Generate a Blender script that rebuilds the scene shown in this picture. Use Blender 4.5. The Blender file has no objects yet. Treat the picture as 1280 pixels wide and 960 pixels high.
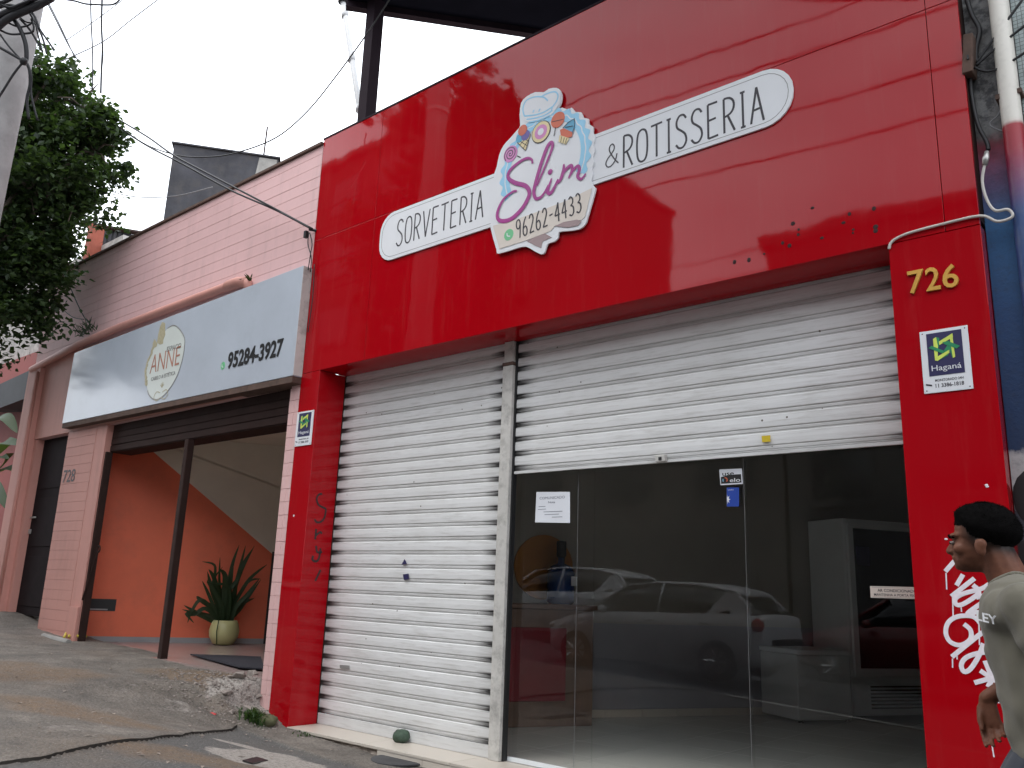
import bpy, bmesh, math, random
from mathutils import Vector, Matrix, noise

random.seed(7)
S = bpy.context.scene
COL = S.collection
R = math.radians

# ------------------------------------------------------------------ camera, sky, sun, exposure
cam_d = bpy.data.cameras.new('camera')
cam = bpy.data.objects.new('camera', cam_d); COL.objects.link(cam)
AX = [[0.761916, 0.646705, 0.035459], [0.126345, -0.202103, 0.971181], [0.635234, -0.735478, -0.235693]]
cam.matrix_world = Matrix(((AX[0][0], AX[1][0], AX[2][0], (0.0, -5.3277, 1.35)[0]),
                           (AX[0][1], AX[1][1], AX[2][1], (0.0, -5.3277, 1.35)[1]),
                           (AX[0][2], AX[1][2], AX[2][2], (0.0, -5.3277, 1.35)[2]), (0, 0, 0, 1)))
cam_d.sensor_fit = 'HORIZONTAL'; cam_d.sensor_width = 36; cam_d.lens = 29.8862
cam_d.clip_start = 0.05; cam_d.clip_end = 3000
S.camera = cam

SUN_EL, SUN_AZ = 62, 205          # high sun behind thin cloud, over the street
w = bpy.data.worlds.new('World'); S.world = w; w.use_nodes = True
nt = w.node_tree; nt.nodes.clear()
def wn(t): return nt.nodes.new(t)
out = wn('ShaderNodeOutputWorld'); bg = wn('ShaderNodeBackground'); sky = wn('ShaderNodeTexSky')
sky.sky_type = 'NISHITA'; sky.sun_disc = False
sky.sun_elevation = R(SUN_EL); sky.sun_rotation = R(SUN_AZ)
sky.dust_density = 6; sky.air_density = 1.2
tc = wn('ShaderNodeTexCoord'); nz = wn('ShaderNodeTexNoise'); nz.inputs['Scale'].default_value = 2.6
nz.inputs['Detail'].default_value = 6; nz.inputs['Roughness'].default_value = .55
mp = wn('ShaderNodeMapping'); mp.inputs['Scale'].default_value = (1, 1, 2.2)
rmp = wn('ShaderNodeValToRGB')
rmp.color_ramp.elements[0].position = .30; rmp.color_ramp.elements[0].color = (13.2, 14.2, 15.8, 1)
rmp.color_ramp.elements[1].position = .68; rmp.color_ramp.elements[1].color = (24.5, 25.2, 26.4, 1)
mx = wn('ShaderNodeMixRGB'); mx.inputs['Fac'].default_value = .9
nt.links.new(tc.outputs['Generated'], mp.inputs['Vector']); nt.links.new(mp.outputs['Vector'], nz.inputs['Vector'])
nt.links.new(nz.outputs['Fac'], rmp.inputs['Fac'])
nt.links.new(sky.outputs['Color'], mx.inputs['Color1']); nt.links.new(rmp.outputs['Color'], mx.inputs['Color2'])
nt.links.new(mx.outputs['Color'], bg.inputs['Color']); bg.inputs['Strength'].default_value = .1
nt.links.new(bg.outputs['Background'], out.inputs['Surface'])

sd = bpy.data.lights.new('sun', 'SUN'); sd.energy = .8; sd.angle = R(22); sd.color = (1, .965, .92)
sun = bpy.data.objects.new('sun', sd); COL.objects.link(sun)
# sun_rotation is measured clockwise from +Y seen from above
sdir = Vector((math.sin(R(SUN_AZ)) * math.cos(R(SUN_EL)), math.cos(R(SUN_AZ)) * math.cos(R(SUN_EL)), math.sin(R(SUN_EL))))
sun.rotation_euler = sdir.to_track_quat('Z', 'Y').to_euler(); sun.location = (0, -10, 30)
vs = S.view_settings
vs.view_transform = 'Standard'; vs.look = 'None'; vs.exposure = 0.5; vs.gamma = 1; vs.use_curve_mapping = False
S.render.film_transparent = False

# ------------------------------------------------------------------ materials
MATS = {}
class NT:
    """small node-tree writer"""
    def __init__(s, name):
        s.m = bpy.data.materials.new(name); s.m.use_nodes = True; s.t = s.m.node_tree
        s.p = s.t.nodes['Principled BSDF']; s.o = s.t.nodes['Material Output']
        s.tc = s.t.nodes.new('ShaderNodeTexCoord')
    def n(s, t, **k):
        x = s.t.nodes.new(t)
        for a, b in k.items():
            if a in x.inputs: x.inputs[a].default_value = b
            else: setattr(x, a, b)
        return x
    def l(s, a, b): s.t.links.new(a, b)
    def noise(s, scale, detail=4, rough=.6, vec=None, stretch=None):
        x = s.n('ShaderNodeTexNoise'); x.inputs['Scale'].default_value = scale
        x.inputs['Detail'].default_value = detail; x.inputs['Roughness'].default_value = rough
        v = vec or s.tc.outputs['Object']
        if stretch:
            m = s.n('ShaderNodeMapping'); m.inputs['Scale'].default_value = stretch; s.l(v, m.inputs['Vector']); v = m.outputs['Vector']
        s.l(v, x.inputs['Vector']); return x.outputs['Fac']
    def ramp(s, fac, stops):
        x = s.n('ShaderNodeValToRGB'); e = x.color_ramp.elements
        while len(e) < len(stops): e.new(.5)
        for i, (p, c) in enumerate(stops):
            e[i].position = p; e[i].color = c if len(c) == 4 else (*c, 1)
        s.l(fac, x.inputs['Fac']); return x.outputs['Color']
    def mix(s, fac, a, b, mode='MIX'):
        x = s.n('ShaderNodeMixRGB'); x.blend_type = mode
        for q, sock in ((fac, 'Fac'), (a, 'Color1'), (b, 'Color2')):
            if isinstance(q, (int, float)): x.inputs[sock].default_value = q
            elif isinstance(q, tuple): x.inputs[sock].default_value = (*q, 1) if len(q) == 3 else q
            else: s.l(q, x.inputs[sock])
        return x.outputs['Color']
    def math(s, op, a, b=None, c=None):
        x = s.n('ShaderNodeMath'); x.operation = op
        for i, q in enumerate((a, b, c)):
            if q is None: continue
            if isinstance(q, (int, float)): x.inputs[i].default_value = q
            else: s.l(q, x.inputs[i])
        return x.outputs[0]
    def xyz(s, src='Object'):
        x = s.n('ShaderNodeSeparateXYZ'); s.l(s.tc.outputs[src], x.inputs[0]); return x.outputs
    def bump(s, h, strength=.3, dist=.01):
        x = s.n('ShaderNodeBump'); x.inputs['Strength'].default_value = strength; x.inputs['Distance'].default_value = dist
        s.l(h, x.inputs['Height']); s.l(x.outputs['Normal'], s.p.inputs['Normal'])
    def set(s, **k):
        for a, b in k.items():
            i = s.p.inputs[a.replace('_', ' ')]
            if hasattr(b, 'is_linked') or hasattr(b, 'node'): s.l(b, i)
            elif isinstance(b, tuple): i.default_value = (*b, 1) if len(b) == 3 else b
            else: i.default_value = b
        return s

def M(name, col, rough=.6, var=.12, scale=3.0, bump=0, bscale=60, metal=0, spec=.5, dirt=0):
    if name in MATS: return MATS[name]
    t = NT(name)
    a = tuple(min(1, c * (1 + var)) for c in col); b = tuple(c * (1 - var) for c in col)
    c = t.ramp(t.noise(scale, 5), [(.3, b), (.7, a)])
    if dirt:
        c = t.mix(t.math('MULTIPLY', t.ramp(t.noise(scale * 1.7, 7, .7), [(.5, (0, 0, 0)), (.72, (1, 1, 1))]), dirt), c, (.09, .08, .07))
    t.set(Base_Color=c, Roughness=rough, Metallic=metal, Specular_IOR_Level=spec)
    if bump: t.bump(t.noise(bscale, 4), bump, .004)
    MATS[name] = t.m; return t.m

def red_panel():
    t = NT('red_panel')
    big = t.noise(.55, 2); smear = t.noise(1.6, 5, .6, stretch=(1.2, 1, .35))
    c = t.ramp(big, [(.3, (.36, .0015, .0055)), (.7, (.39, .0022, .0075))])
    dust = t.noise(5, 7, .7, stretch=(2.5, 1, .22))
    c = t.mix(t.math('MULTIPLY', t.ramp(dust, [(.52, (0, 0, 0)), (.8, (1, 1, 1))]), .06), c, (.42, .20, .18))
    spk = t.noise(60, 3, .6)
    c = t.mix(t.math('MULTIPLY', t.ramp(spk, [(.66, (0, 0, 0)), (.72, (1, 1, 1))]), .25), c, (.12, .01, .012))
    t.set(Base_Color=c, Roughness=t.ramp(smear, [(.3, (.02, .02, .02)), (.75, (.06, .06, .06))]), Specular_IOR_Level=.26)
    t.bump(t.math('ADD', t.noise(.9, 2), t.math('MULTIPLY', t.noise(3.5, 2), .12)), .16, .02)
    return t.m
MATS['red'] = red_panel()

def shutter_paint():
    t = NT('shutter_paint')
    x, y, z = t.xyz()
    u = t.tc.outputs['UV']; su = t.n('ShaderNodeSeparateXYZ'); t.l(u, su.inputs[0]); U, V = su.outputs[0], su.outputs[1]
    g = t.n('ShaderNodeNewGeometry'); pos = g.outputs['Position']
    base = t.ramp(t.noise(1.3, 5, .6, vec=pos), [(.3, (.66, .66, .645)), (.7, (.76, .765, .76))])
    streak = t.noise(9, 6, .7, vec=pos, stretch=(.35, 1, 5))
    base = t.mix(t.math('MULTIPLY', t.ramp(streak, [(.50, (0, 0, 0)), (.72, (1, 1, 1))]), .5), base, (.36, .34, .31))
    # grime in the grooves (V is the height inside one slat)
    groove = t.ramp(V, [(0, (1, 1, 1)), (.30, (1, 1, 1)), (.40, (0, 0, 0))])
    gm = t.math('MULTIPLY', groove, t.ramp(t.noise(3.2, 6, .7, vec=pos, stretch=(.5, 1, 3)), [(.25, (.08, .08, .08)), (.7, (.45, .45, .45))]))
    base = t.mix(gm, base, (.17, .155, .14))
    # black grease where the slats rub in the guides at both ends (U is metres from the nearer end, /0.35)
    en = t.math('ADD', U, t.math('MULTIPLY', t.math('SUBTRACT', t.noise(11, 5, .7, vec=pos, stretch=(.25, 1, 3)), .5), .9))
    em = t.math('MULTIPLY', t.ramp(en, [(.10, (1, 1, 1)), (.62, (0, 0, 0))]), t.ramp(V, [(0, (.95, .95, .95)), (.33, (1, 1, 1)), (.44, (.10, .10, .10)), (.9, (.12, .12, .12)), (1, (.8, .8, .8))]))
    base = t.mix(em, base, (.018, .017, .016))
    speck = t.n('ShaderNodeTexVoronoi'); speck.inputs['Scale'].default_value = 7; t.l(pos, speck.inputs['Vector'])
    sp = t.math('MULTIPLY', t.math('LESS_THAN', speck.outputs['Distance'], .055), t.math('GREATER_THAN', t.noise(2.3, 2, vec=pos), .55))
    base = t.mix(sp, base, (.14, .12, .10))
    t.set(Base_Color=base, Roughness=.42)
    t.bump(t.noise(7, 3, vec=pos), .12, .006)
    return t.m
MATS['shutter'] = shutter_paint()

def pink(name, col, dirt=.25):
    t = NT(name)
    g = t.n('ShaderNodeNewGeometry'); pos = g.outputs['Position']
    c = t.ramp(t.noise(.8, 5, vec=pos), [(.3, tuple(v * .9 for v in col)), (.7, col)])
    st = t.noise(2.6, 7, .7, vec=pos, stretch=(2.2, 2.2, .35))
    c = t.mix(t.math('MULTIPLY', t.ramp(st, [(.50, (0, 0, 0)), (.78, (1, 1, 1))]), dirt), c, tuple(v * .42 for v in col))
    c = t.mix(t.math('MULTIPLY', t.ramp(t.noise(14, 4, .7, vec=pos), [(.55, (0, 0, 0)), (.8, (1, 1, 1))]), .25), c, tuple(min(1, v * 1.15) for v in col))
    t.set(Base_Color=c, Roughness=.62)
    t.bump(t.noise(70, 4, vec=pos), .18, .003)
    MATS[name] = t.m; return t.m
pink('pink', (.76, .485, .475)); pink('pink_pale', (.74, .47, .45), .12); pink('pink_deep', (.58, .275, .225), .3)

def glass():
    t = NT('window_glass'); t.t.nodes.remove(t.p)
    tr = t.n('ShaderNodeBsdfTransparent'); tr.inputs['Color'].default_value = (.97, .98, .975, 1)
    gl = t.n('ShaderNodeBsdfGlossy'); gl.inputs['Roughness'].default_value = 0.0
    gl.inputs['Color'].default_value = (1, 1, 1, 1)
    fr = t.n('ShaderNodeFresnel'); fr.inputs['IOR'].default_value = 1.52
    ge = t.n('ShaderNodeNewGeometry')
    f = t.math('MULTIPLY', t.math('MULTIPLY', fr.outputs[0], .98), t.math('SUBTRACT', 1.0, ge.outputs['Backfacing']))
    m = t.n('ShaderNodeMixShader'); t.l(f, m.inputs[0]); t.l(tr.outputs[0], m.inputs[1]); t.l(gl.outputs[0], m.inputs[2])
    t.l(m.outputs[0], t.o.inputs['Surface']); MATS['glass'] = t.m
glass()

def sidewalk_mat():
    t = NT('sidewalk_concrete')
    at = t.n('ShaderNodeAttribute'); at.attribute_name = 'stain'; sp = t.n('ShaderNodeSeparateColor'); t.l(at.outputs['Color'], sp.inputs[0])
    dirt, cem, low = sp.outputs
    pos = t.tc.outputs['Object']
    grit = t.noise(38, 7, .8, vec=pos); mid = t.noise(2.6, 8, .74, vec=pos)
    up = t.ramp(mid, [(.28, (.075, .066, .057)), (.5, (.160, .140, .118)), (.72, (.28, .247, .21))])
    lo = t.ramp(mid, [(.25, (.085, .083, .080)), (.6, (.118, .114, .107)), (.8, (.15, .144, .132))])
    c = t.mix(low, up, lo)
    c = t.mix(t.math('MULTIPLY', dirt, t.ramp(t.noise(7, 6, .7, vec=pos), [(.3, (.35, .35, .35)), (.6, (1, 1, 1))])), c, (.19, .128, .08))
    c = t.mix(t.ramp(t.math('ADD', cem, t.math('MULTIPLY', t.math('SUBTRACT', t.noise(9, 6, .7, vec=pos), .5), .8)), [(.42, (0, 0, 0)), (.6, (1, 1, 1))]), c, (.36, .325, .29))
    vo = t.n('ShaderNodeTexVoronoi'); vo.inputs['Scale'].default_value = 42; t.l(pos, vo.inputs['Vector'])
    c = t.mix(t.ramp(grit, [(.36, (.75, .75, .75)), (.52, (0, 0, 0))]), c, (.05, .046, .042))
    c = t.mix(t.math('MULTIPLY', t.math('LESS_THAN', vo.outputs['Distance'], .2), .55), c, (.27, .255, .235))
    t.set(Base_Color=c, Roughness=t.ramp(mid, [(.3, (.72, .72, .72)), (.7, (.95, .95, .95))]))
    t.bump(t.math('ADD', grit, t.math('MULTIPLY', vo.outputs['Distance'], .5)), .8, .02)
    MATS['sidewalk'] = t.m
sidewalk_mat()

def foliage(name, dark, light):
    t = NT(name)
    ge = t.n('ShaderNodeObjectInfo'); g2 = t.n('ShaderNodeNewGeometry')
    c = t.ramp(g2.outputs['Random Per Island'], [(0, dark), (1, light)])
    t.set(Base_Color=c, Roughness=.55, Specular_IOR_Level=.35)
    tl = t.n('ShaderNodeBsdfTranslucent'); t.l(t.mix(.5, c, (.12, .22, .03)), tl.inputs['Color'])
    m = t.n('ShaderNodeMixShader'); m.inputs[0].default_value = .28
    t.l(t.p.outputs[0], m.inputs[1]); t.l(tl.outputs[0], m.inputs[2]); t.l(m.outputs[0], t.o.inputs['Surface'])
    MATS[name] = t.m
foliage('leaf', (.007, .017, .007), (.038, .068, .020)); foliage('leaf_dark', (.012, .026, .010), (.03, .055, .018)); foliage('leaf_far', (.02, .04, .02), (.06, .09, .04))
foliage('banana', (.014, .04, .010), (.04, .085, .018))

def mosaic():
    t = NT('mosaic_wall')
    b = t.n('ShaderNodeTexBrick'); b.offset = 0; b.inputs['Scale'].default_value = 1
    b.inputs['Brick Width'].default_value = .026; b.inputs['Row Height'].default_value = .026; b.inputs['Mortar Size'].default_value = .0022
    g = t.n('ShaderNodeNewGeometry'); sx = t.n('ShaderNodeSeparateXYZ'); t.l(g.outputs['Position'], sx.inputs[0])
    cb = t.n('ShaderNodeCombineXYZ'); t.l(sx.outputs[0], cb.inputs[0]); t.l(sx.outputs[2], cb.inputs[1]); t.l(cb.outputs[0], b.inputs['Vector'])
    b.inputs['Color1'].default_value = (.27, .33, .33, 1); b.inputs['Color2'].default_value = (.34, .40, .39, 1); b.inputs['Mortar'].default_value = (.12, .13, .13, 1)
    t.set(Base_Color=b.outputs['Color'], Roughness=.35)
    MATS['mosaic'] = t.m
mosaic()

def graffiti_wall():
    """neighbour wall: grey mouldy render above, sprayed red, violet, blue, then white and black shapes below"""
    t = NT('sprayed_wall')
    g = t.n('ShaderNodeNewGeometry'); sx = t.n('ShaderNodeSeparateXYZ'); t.l(g.outputs['Position'], sx.inputs[0]); z = sx.outputs[2]
    pos = g.outputs['Position']
    zz = t.math('ADD', z, t.math('MULTIPLY', t.math('SUBTRACT', t.noise(9, 5, .7, vec=pos), .5), .16))
    f = t.math('DIVIDE', zz, 6.0)
    c = t.ramp(f, [(0, (.05, .05, .055)), (.318, (.04, .045, .06)), (.322, (.45, .45, .45)), (.366, (.5, .5, .5)), (.37, (.012, .035, .10)), (.50, (.02, .07, .19)), (.60, (.03, .13, .30)), (.645, (.12, .07, .16)), (.685, (.24, .03, .05)), (.70, (.17, .168, .165)), (1, (.22, .22, .215))])
    mold = t.ramp(t.noise(14, 6, .7, vec=pos), [(.42, (1, 1, 1)), (.56, (0, 0, 0))])
    top = t.ramp(f, [(.68, (.1, .1, .1)), (.72, (1, 1, 1))])
    c = t.mix(t.math('MULTIPLY', t.math('MULTIPLY', mold, top), .85), c, (.03, .03, .032))
    c = t.mix(t.math('MULTIPLY', t.ramp(t.noise(25, 5, .7, vec=pos), [(.5, (0, 0, 0)), (.7, (1, 1, 1))]), .35), c, (.03, .04, .07))
    t.set(Base_Color=c, Roughness=.7); t.bump(t.noise(40, 5, vec=pos), .5, .008)
    MATS['sprayed'] = t.m
graffiti_wall()

def pipe_mat():
    t = NT('painted_pipe')
    g = t.n('ShaderNodeNewGeometry'); sx = t.n('ShaderNodeSeparateXYZ'); t.l(g.outputs['Position'], sx.inputs[0])
    f = t.math('DIVIDE', sx.outputs[2], 6.0)
    c = t.ramp(f, [(.36, (.45, .45, .45)), (.37, (.015, .05, .14)), (.60, (.03, .07, .2)), (.665, (.30, .015, .035)), (.694, (.33, .012, .02)), (.6955, (.70, .67, .60)), (1, (.74, .71, .64))])
    c = t.mix(t.math('MULTIPLY', t.ramp(t.noise(8, 5, .7), [(.5, (0, 0, 0)), (.75, (1, 1, 1))]), .25), c, (.2, .18, .15))
    t.set(Base_Color=c, Roughness=.4); MATS['pipe'] = t.m
pipe_mat()

def floor_tile(name, col, rough):
    t = NT(name); g = t.n('ShaderNodeObjectInfo')
    c = t.ramp(g.outputs['Random'], [(0, tuple(v * .9 for v in col)), (1, col)])
    c = t.mix(t.math('MULTIPLY', t.noise(3, 6, .7), .25), c, tuple(v * .6 for v in col))
    t.set(Base_Color=c, Roughness=rough); MATS[name] = t.m
floor_tile('tile_floor', (.60, .585, .54), .2); floor_tile('sill_tile', (.60, .545, .47), .35); floor_tile('pinkish_tile', (.34, .26, .24), .25)

def skin_mat():
    t = NT('skin'); pos = t.tc.outputs['Object']; x, y, z = t.xyz()
    c = t.ramp(t.noise(18, 4, vec=pos), [(.25, (.085, .031, .017)), (.5, (.125, .048, .027)), (.75, (.17, .072, .043))])
    # clipped hair fade at the sides and the nape
    line = t.math('ADD', z, t.math('MULTIPLY', t.math('ADD', x, .65), .40))
    fade = t.math('MULTIPLY', t.ramp(t.math('SUBTRACT', line, 1.0), [(.505, (0, 0, 0)), (.56, (1, 1, 1))]), t.ramp(t.math('ADD', x, 1.0), [(.278, (0, 0, 0)), (.318, (1, 1, 1))]))
    fade = t.math('MULTIPLY', fade, t.ramp(t.math('SUBTRACT', z, 1.0), [(.492, (0, 0, 0)), (.53, (1, 1, 1))]))
    fade = t.math('MULTIPLY', fade, t.math('LESS_THAN', t.math('ABSOLUTE', t.math('ADD', y, 2.165)), .0775))
    c = t.mix(t.math('MULTIPLY', fade, .93), c, (.010, .008, .007))
    t.set(Base_Color=c, Roughness=t.ramp(t.noise(60, 4, vec=pos), [(.3, (.5, .5, .5)), (.7, (.68, .68, .68))]), Specular_IOR_Level=.28); t.bump(t.noise(260, 4, vec=pos), .3, .0012)
    MATS['skin'] = t.m
skin_mat()

def cloth(name, col, rough=.9):
    t = NT(name)
    c = t.ramp(t.noise(7, 5), [(.3, tuple(v * .85 for v in col)), (.7, tuple(v * 1.1 for v in col))])
    wv = t.n('ShaderNodeTexWave'); wv.inputs['Scale'].default_value = 260; t.l(t.tc.outputs['Object'], wv.inputs['Vector'])
    t.set(Base_Color=c, Roughness=rough, Specular_IOR_Level=.2)
    if 'Sheen Weight' in t.p.inputs: t.p.inputs['Sheen Weight'].default_value = .15
    t.bump(t.math('ADD', t.math('MULTIPLY', wv.outputs['Fac'], .15), t.noise(16, 4, .6, stretch=(1, 1, .45))), .4, .006)
    MATS[name] = t.m
cloth('shirt', (.135, .126, .098)); cloth('trousers', (.04, .045, .058))
M('white_print', (.74, .75, .77), .45, .03); M('white_box', (.47, .515, .575), .16, .05, 1.2, dirt=.08)
M('black', (.012, .012, .013), .5, .1); M('black_paint', (.02, .012, .014), .5, .1); M('cable_black', (.016, .016, .018), .55, .15)
M('cable_white', (.55, .52, .48), .5, .1); M('cable_grey', (.16, .16, .165), .55, .12)
M('gold', (.62, .34, .06), .38, .1, metal=.35); M('spray_white', (.80, .74, .78), .5, .08, 30)
M('steel', (.45, .44, .42), .4, .12, metal=.7); M('guide', (.56, .545, .51), .5, .12, 4, dirt=.55); M('dark_iron', (.032, .016, .013), .75, .2, 6, spec=.2)
M('dark_wood', (.012, .007, .008), .75, .25, 6, .2, spec=.15); M('rust', (.10, .06, .045), .85, .3, 9, .4)
M('orange', (.80, .165, .078), .6, .08, 1.5, .15, dirt=.12); M('cream', (.74, .68, .57), .7, .06, 2); M('skirting', (.30, .29, .29), .4, .08)
M('grey_wall', (.052, .052, .060), .9, .35, 1.8, .5, 25, dirt=.5); M('concrete', (.30, .29, .27), .9, .18, 3, .5, 40, dirt=.3); M('pole', (.31, .30, .295), .9, .15, 4, .5, 50, dirt=.25)
M('rock', (.25, .215, .19), .9, .3, 12, .6, 40, dirt=.3); M('brick_raw', (.30, .25, .21), .95, .35, 11, .8, 30, dirt=.6)
M('asphalt', (.05, .05, .052), .9, .25, 5, .6, 60); M('kerb', (.28, .27, .25), .85, .2, 5, .4); M('kerb_white', (.62, .61, .58), .8, .12, 6, .3)
M('steel_plum', (.022, .013, .019), .8, .15, spec=.15); M('navy', (.006, .006, .011), .9, .2, spec=.05); M('pvc_grey', (.42, .42, .42), .5, .1)
M('red_brick', (.34, .09, .055), .8, .2, 5, .3); M('stone_wall', (.44, .42, .40), .9, .3, 3.5, .8, 12, dirt=.5); M('wine_wall', (.33, .085, .075), .75, .12, 1.2, .3, dirt=.2); M('awning', (.055, .06, .068), .7, .15)
M('bark', (.09, .07, .055), .95, .3, 9, .8); M('pot', (.55, .52, .25), .35, .06); M('soil', (.02, .016, .012), .95, .2, 20, .6); M('mat_navy', (.02, .02, .028), .95, .2, 40, .5)
M('wall_cream', (.36, .34, .305), .75, .06, 1.5); M('wall_lilac', (.28, .28, .315), .6, .05); M('ceiling', (.5, .48, .46), .8, .06)
M('appliance', (.80, .83, .84), .3, .04); M('fridge_glass', (.012, .014, .016), .08, .1); M('brown_wood', (.13, .075, .05), .45, .2, 4); M('wine_panel', (.17, .013, .02), .3, .08)
M('bottle_blue', (.02, .05, .16), .15, .1); M('disc_orange', (.42, .17, .03), .4, .1); M('paper', (.74, .76, .80), .7, .04); M('ink', (.20, .21, .26), .7, .1)
M('sticker_blue', (.02, .06, .34), .4, .08); M('sticker_yellow', (.62, .46, .03), .4, .1); M('sticker_navy', (.025, .022, .085), .4, .08); M('logo_green', (.02, .24, .10), .4, .08); M('logo_lime', (.62, .72, .12), .4, .08)
M('print_sky', (.30, .60, .80), .45, .06); M('print_magenta', (.36, .035, .24), .45, .05); M('print_beige', (.68, .61, .54), .45, .04); M('print_taupe', (.34, .25, .25), .45, .05); M('print_ink', (.035, .03, .038), .5, .08)
M('print_orange', (.62, .13, .06), .45, .08); M('print_purple', (.13, .10, .33), .45, .08); M('print_pink', (.60, .23, .48), .45, .08); M('print_cone', (.72, .60, .33), .45, .08); M('print_green', (.16, .50, .25), .45, .06); M('print_blue', (.10, .37, .55), .45, .06)
M('print_olive', (.42, .38, .25), .5, .15, 30); M('print_rust', (.40, .17, .11), .5, .08); M('print_pale', (.62, .66, .62), .35, .03); M('print_greyline', (.25, .25, .24), .5, .08)
M('tape_yellow', (.50, .38, .05), .6, .15); M('stone_green', (.045, .075, .05), .8, .3, 25, .5); M('litter_red', (.5, .06, .06), .6, .2); M('puddle', (.10, .085, .065), .25, .15)
M('car_silver', (.60, .61, .62), .3, .04); M('car_white', (.66, .67, .68), .25, .03); M('car_red', (.14, .012, .012), .25, .05); M('tyre', (.02, .02, .02), .85, .1); M('car_glass', (.012, .014, .016), .05, .1); M('lamp_red', (.35, .01, .015), .2, .1); M('chrome', (.6, .6, .6), .2, .05, metal=1)
M('facade_beige', (.12, .108, .095), .85, .12, .6, dirt=.2); M('facade_grey', (.07, .068, .066), .85, .12, .6, dirt=.2); M('facade_brown', (.08, .055, .045), .85, .12, .6); M('pane_dark', (.02, .024, .03), .12, .1)
M('hair', (.0035, .0032, .0032), 1, .3, 60, .6, 260, spec=.04); M('eye_white', (.26, .22, .20), .3, .05); M('leather', (.03, .025, .02), .5, .1)
M('moss', (.10, .10, .05), .95, .3, 12, .8); M('chip', (.035, .008, .008), .8, .2)

# ------------------------------------------------------------------ builders
WORLD = {}
def tag(o, label=None, cat=None, group=None, kind=None):
    if label: o['label'] = label
    if cat: o['category'] = cat
    if group: o['group'] = group
    if kind: o['kind'] = kind
    return o
def link(o, parent=None, at=(0, 0, 0)):
    COL.objects.link(o); at = Vector(at)
    if parent is not None:
        o.parent = parent; o.location = at - WORLD[parent.name]
    else: o.location = at
    WORLD[o.name] = at
    return o
def thing(name, label, cat, loc, group=None):
    o = bpy.data.objects.new(name, None); o.empty_display_size = .2
    link(o, None, loc); return tag(o, label, cat, group)
def struct(o): o['kind'] = 'structure'; return o

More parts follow.
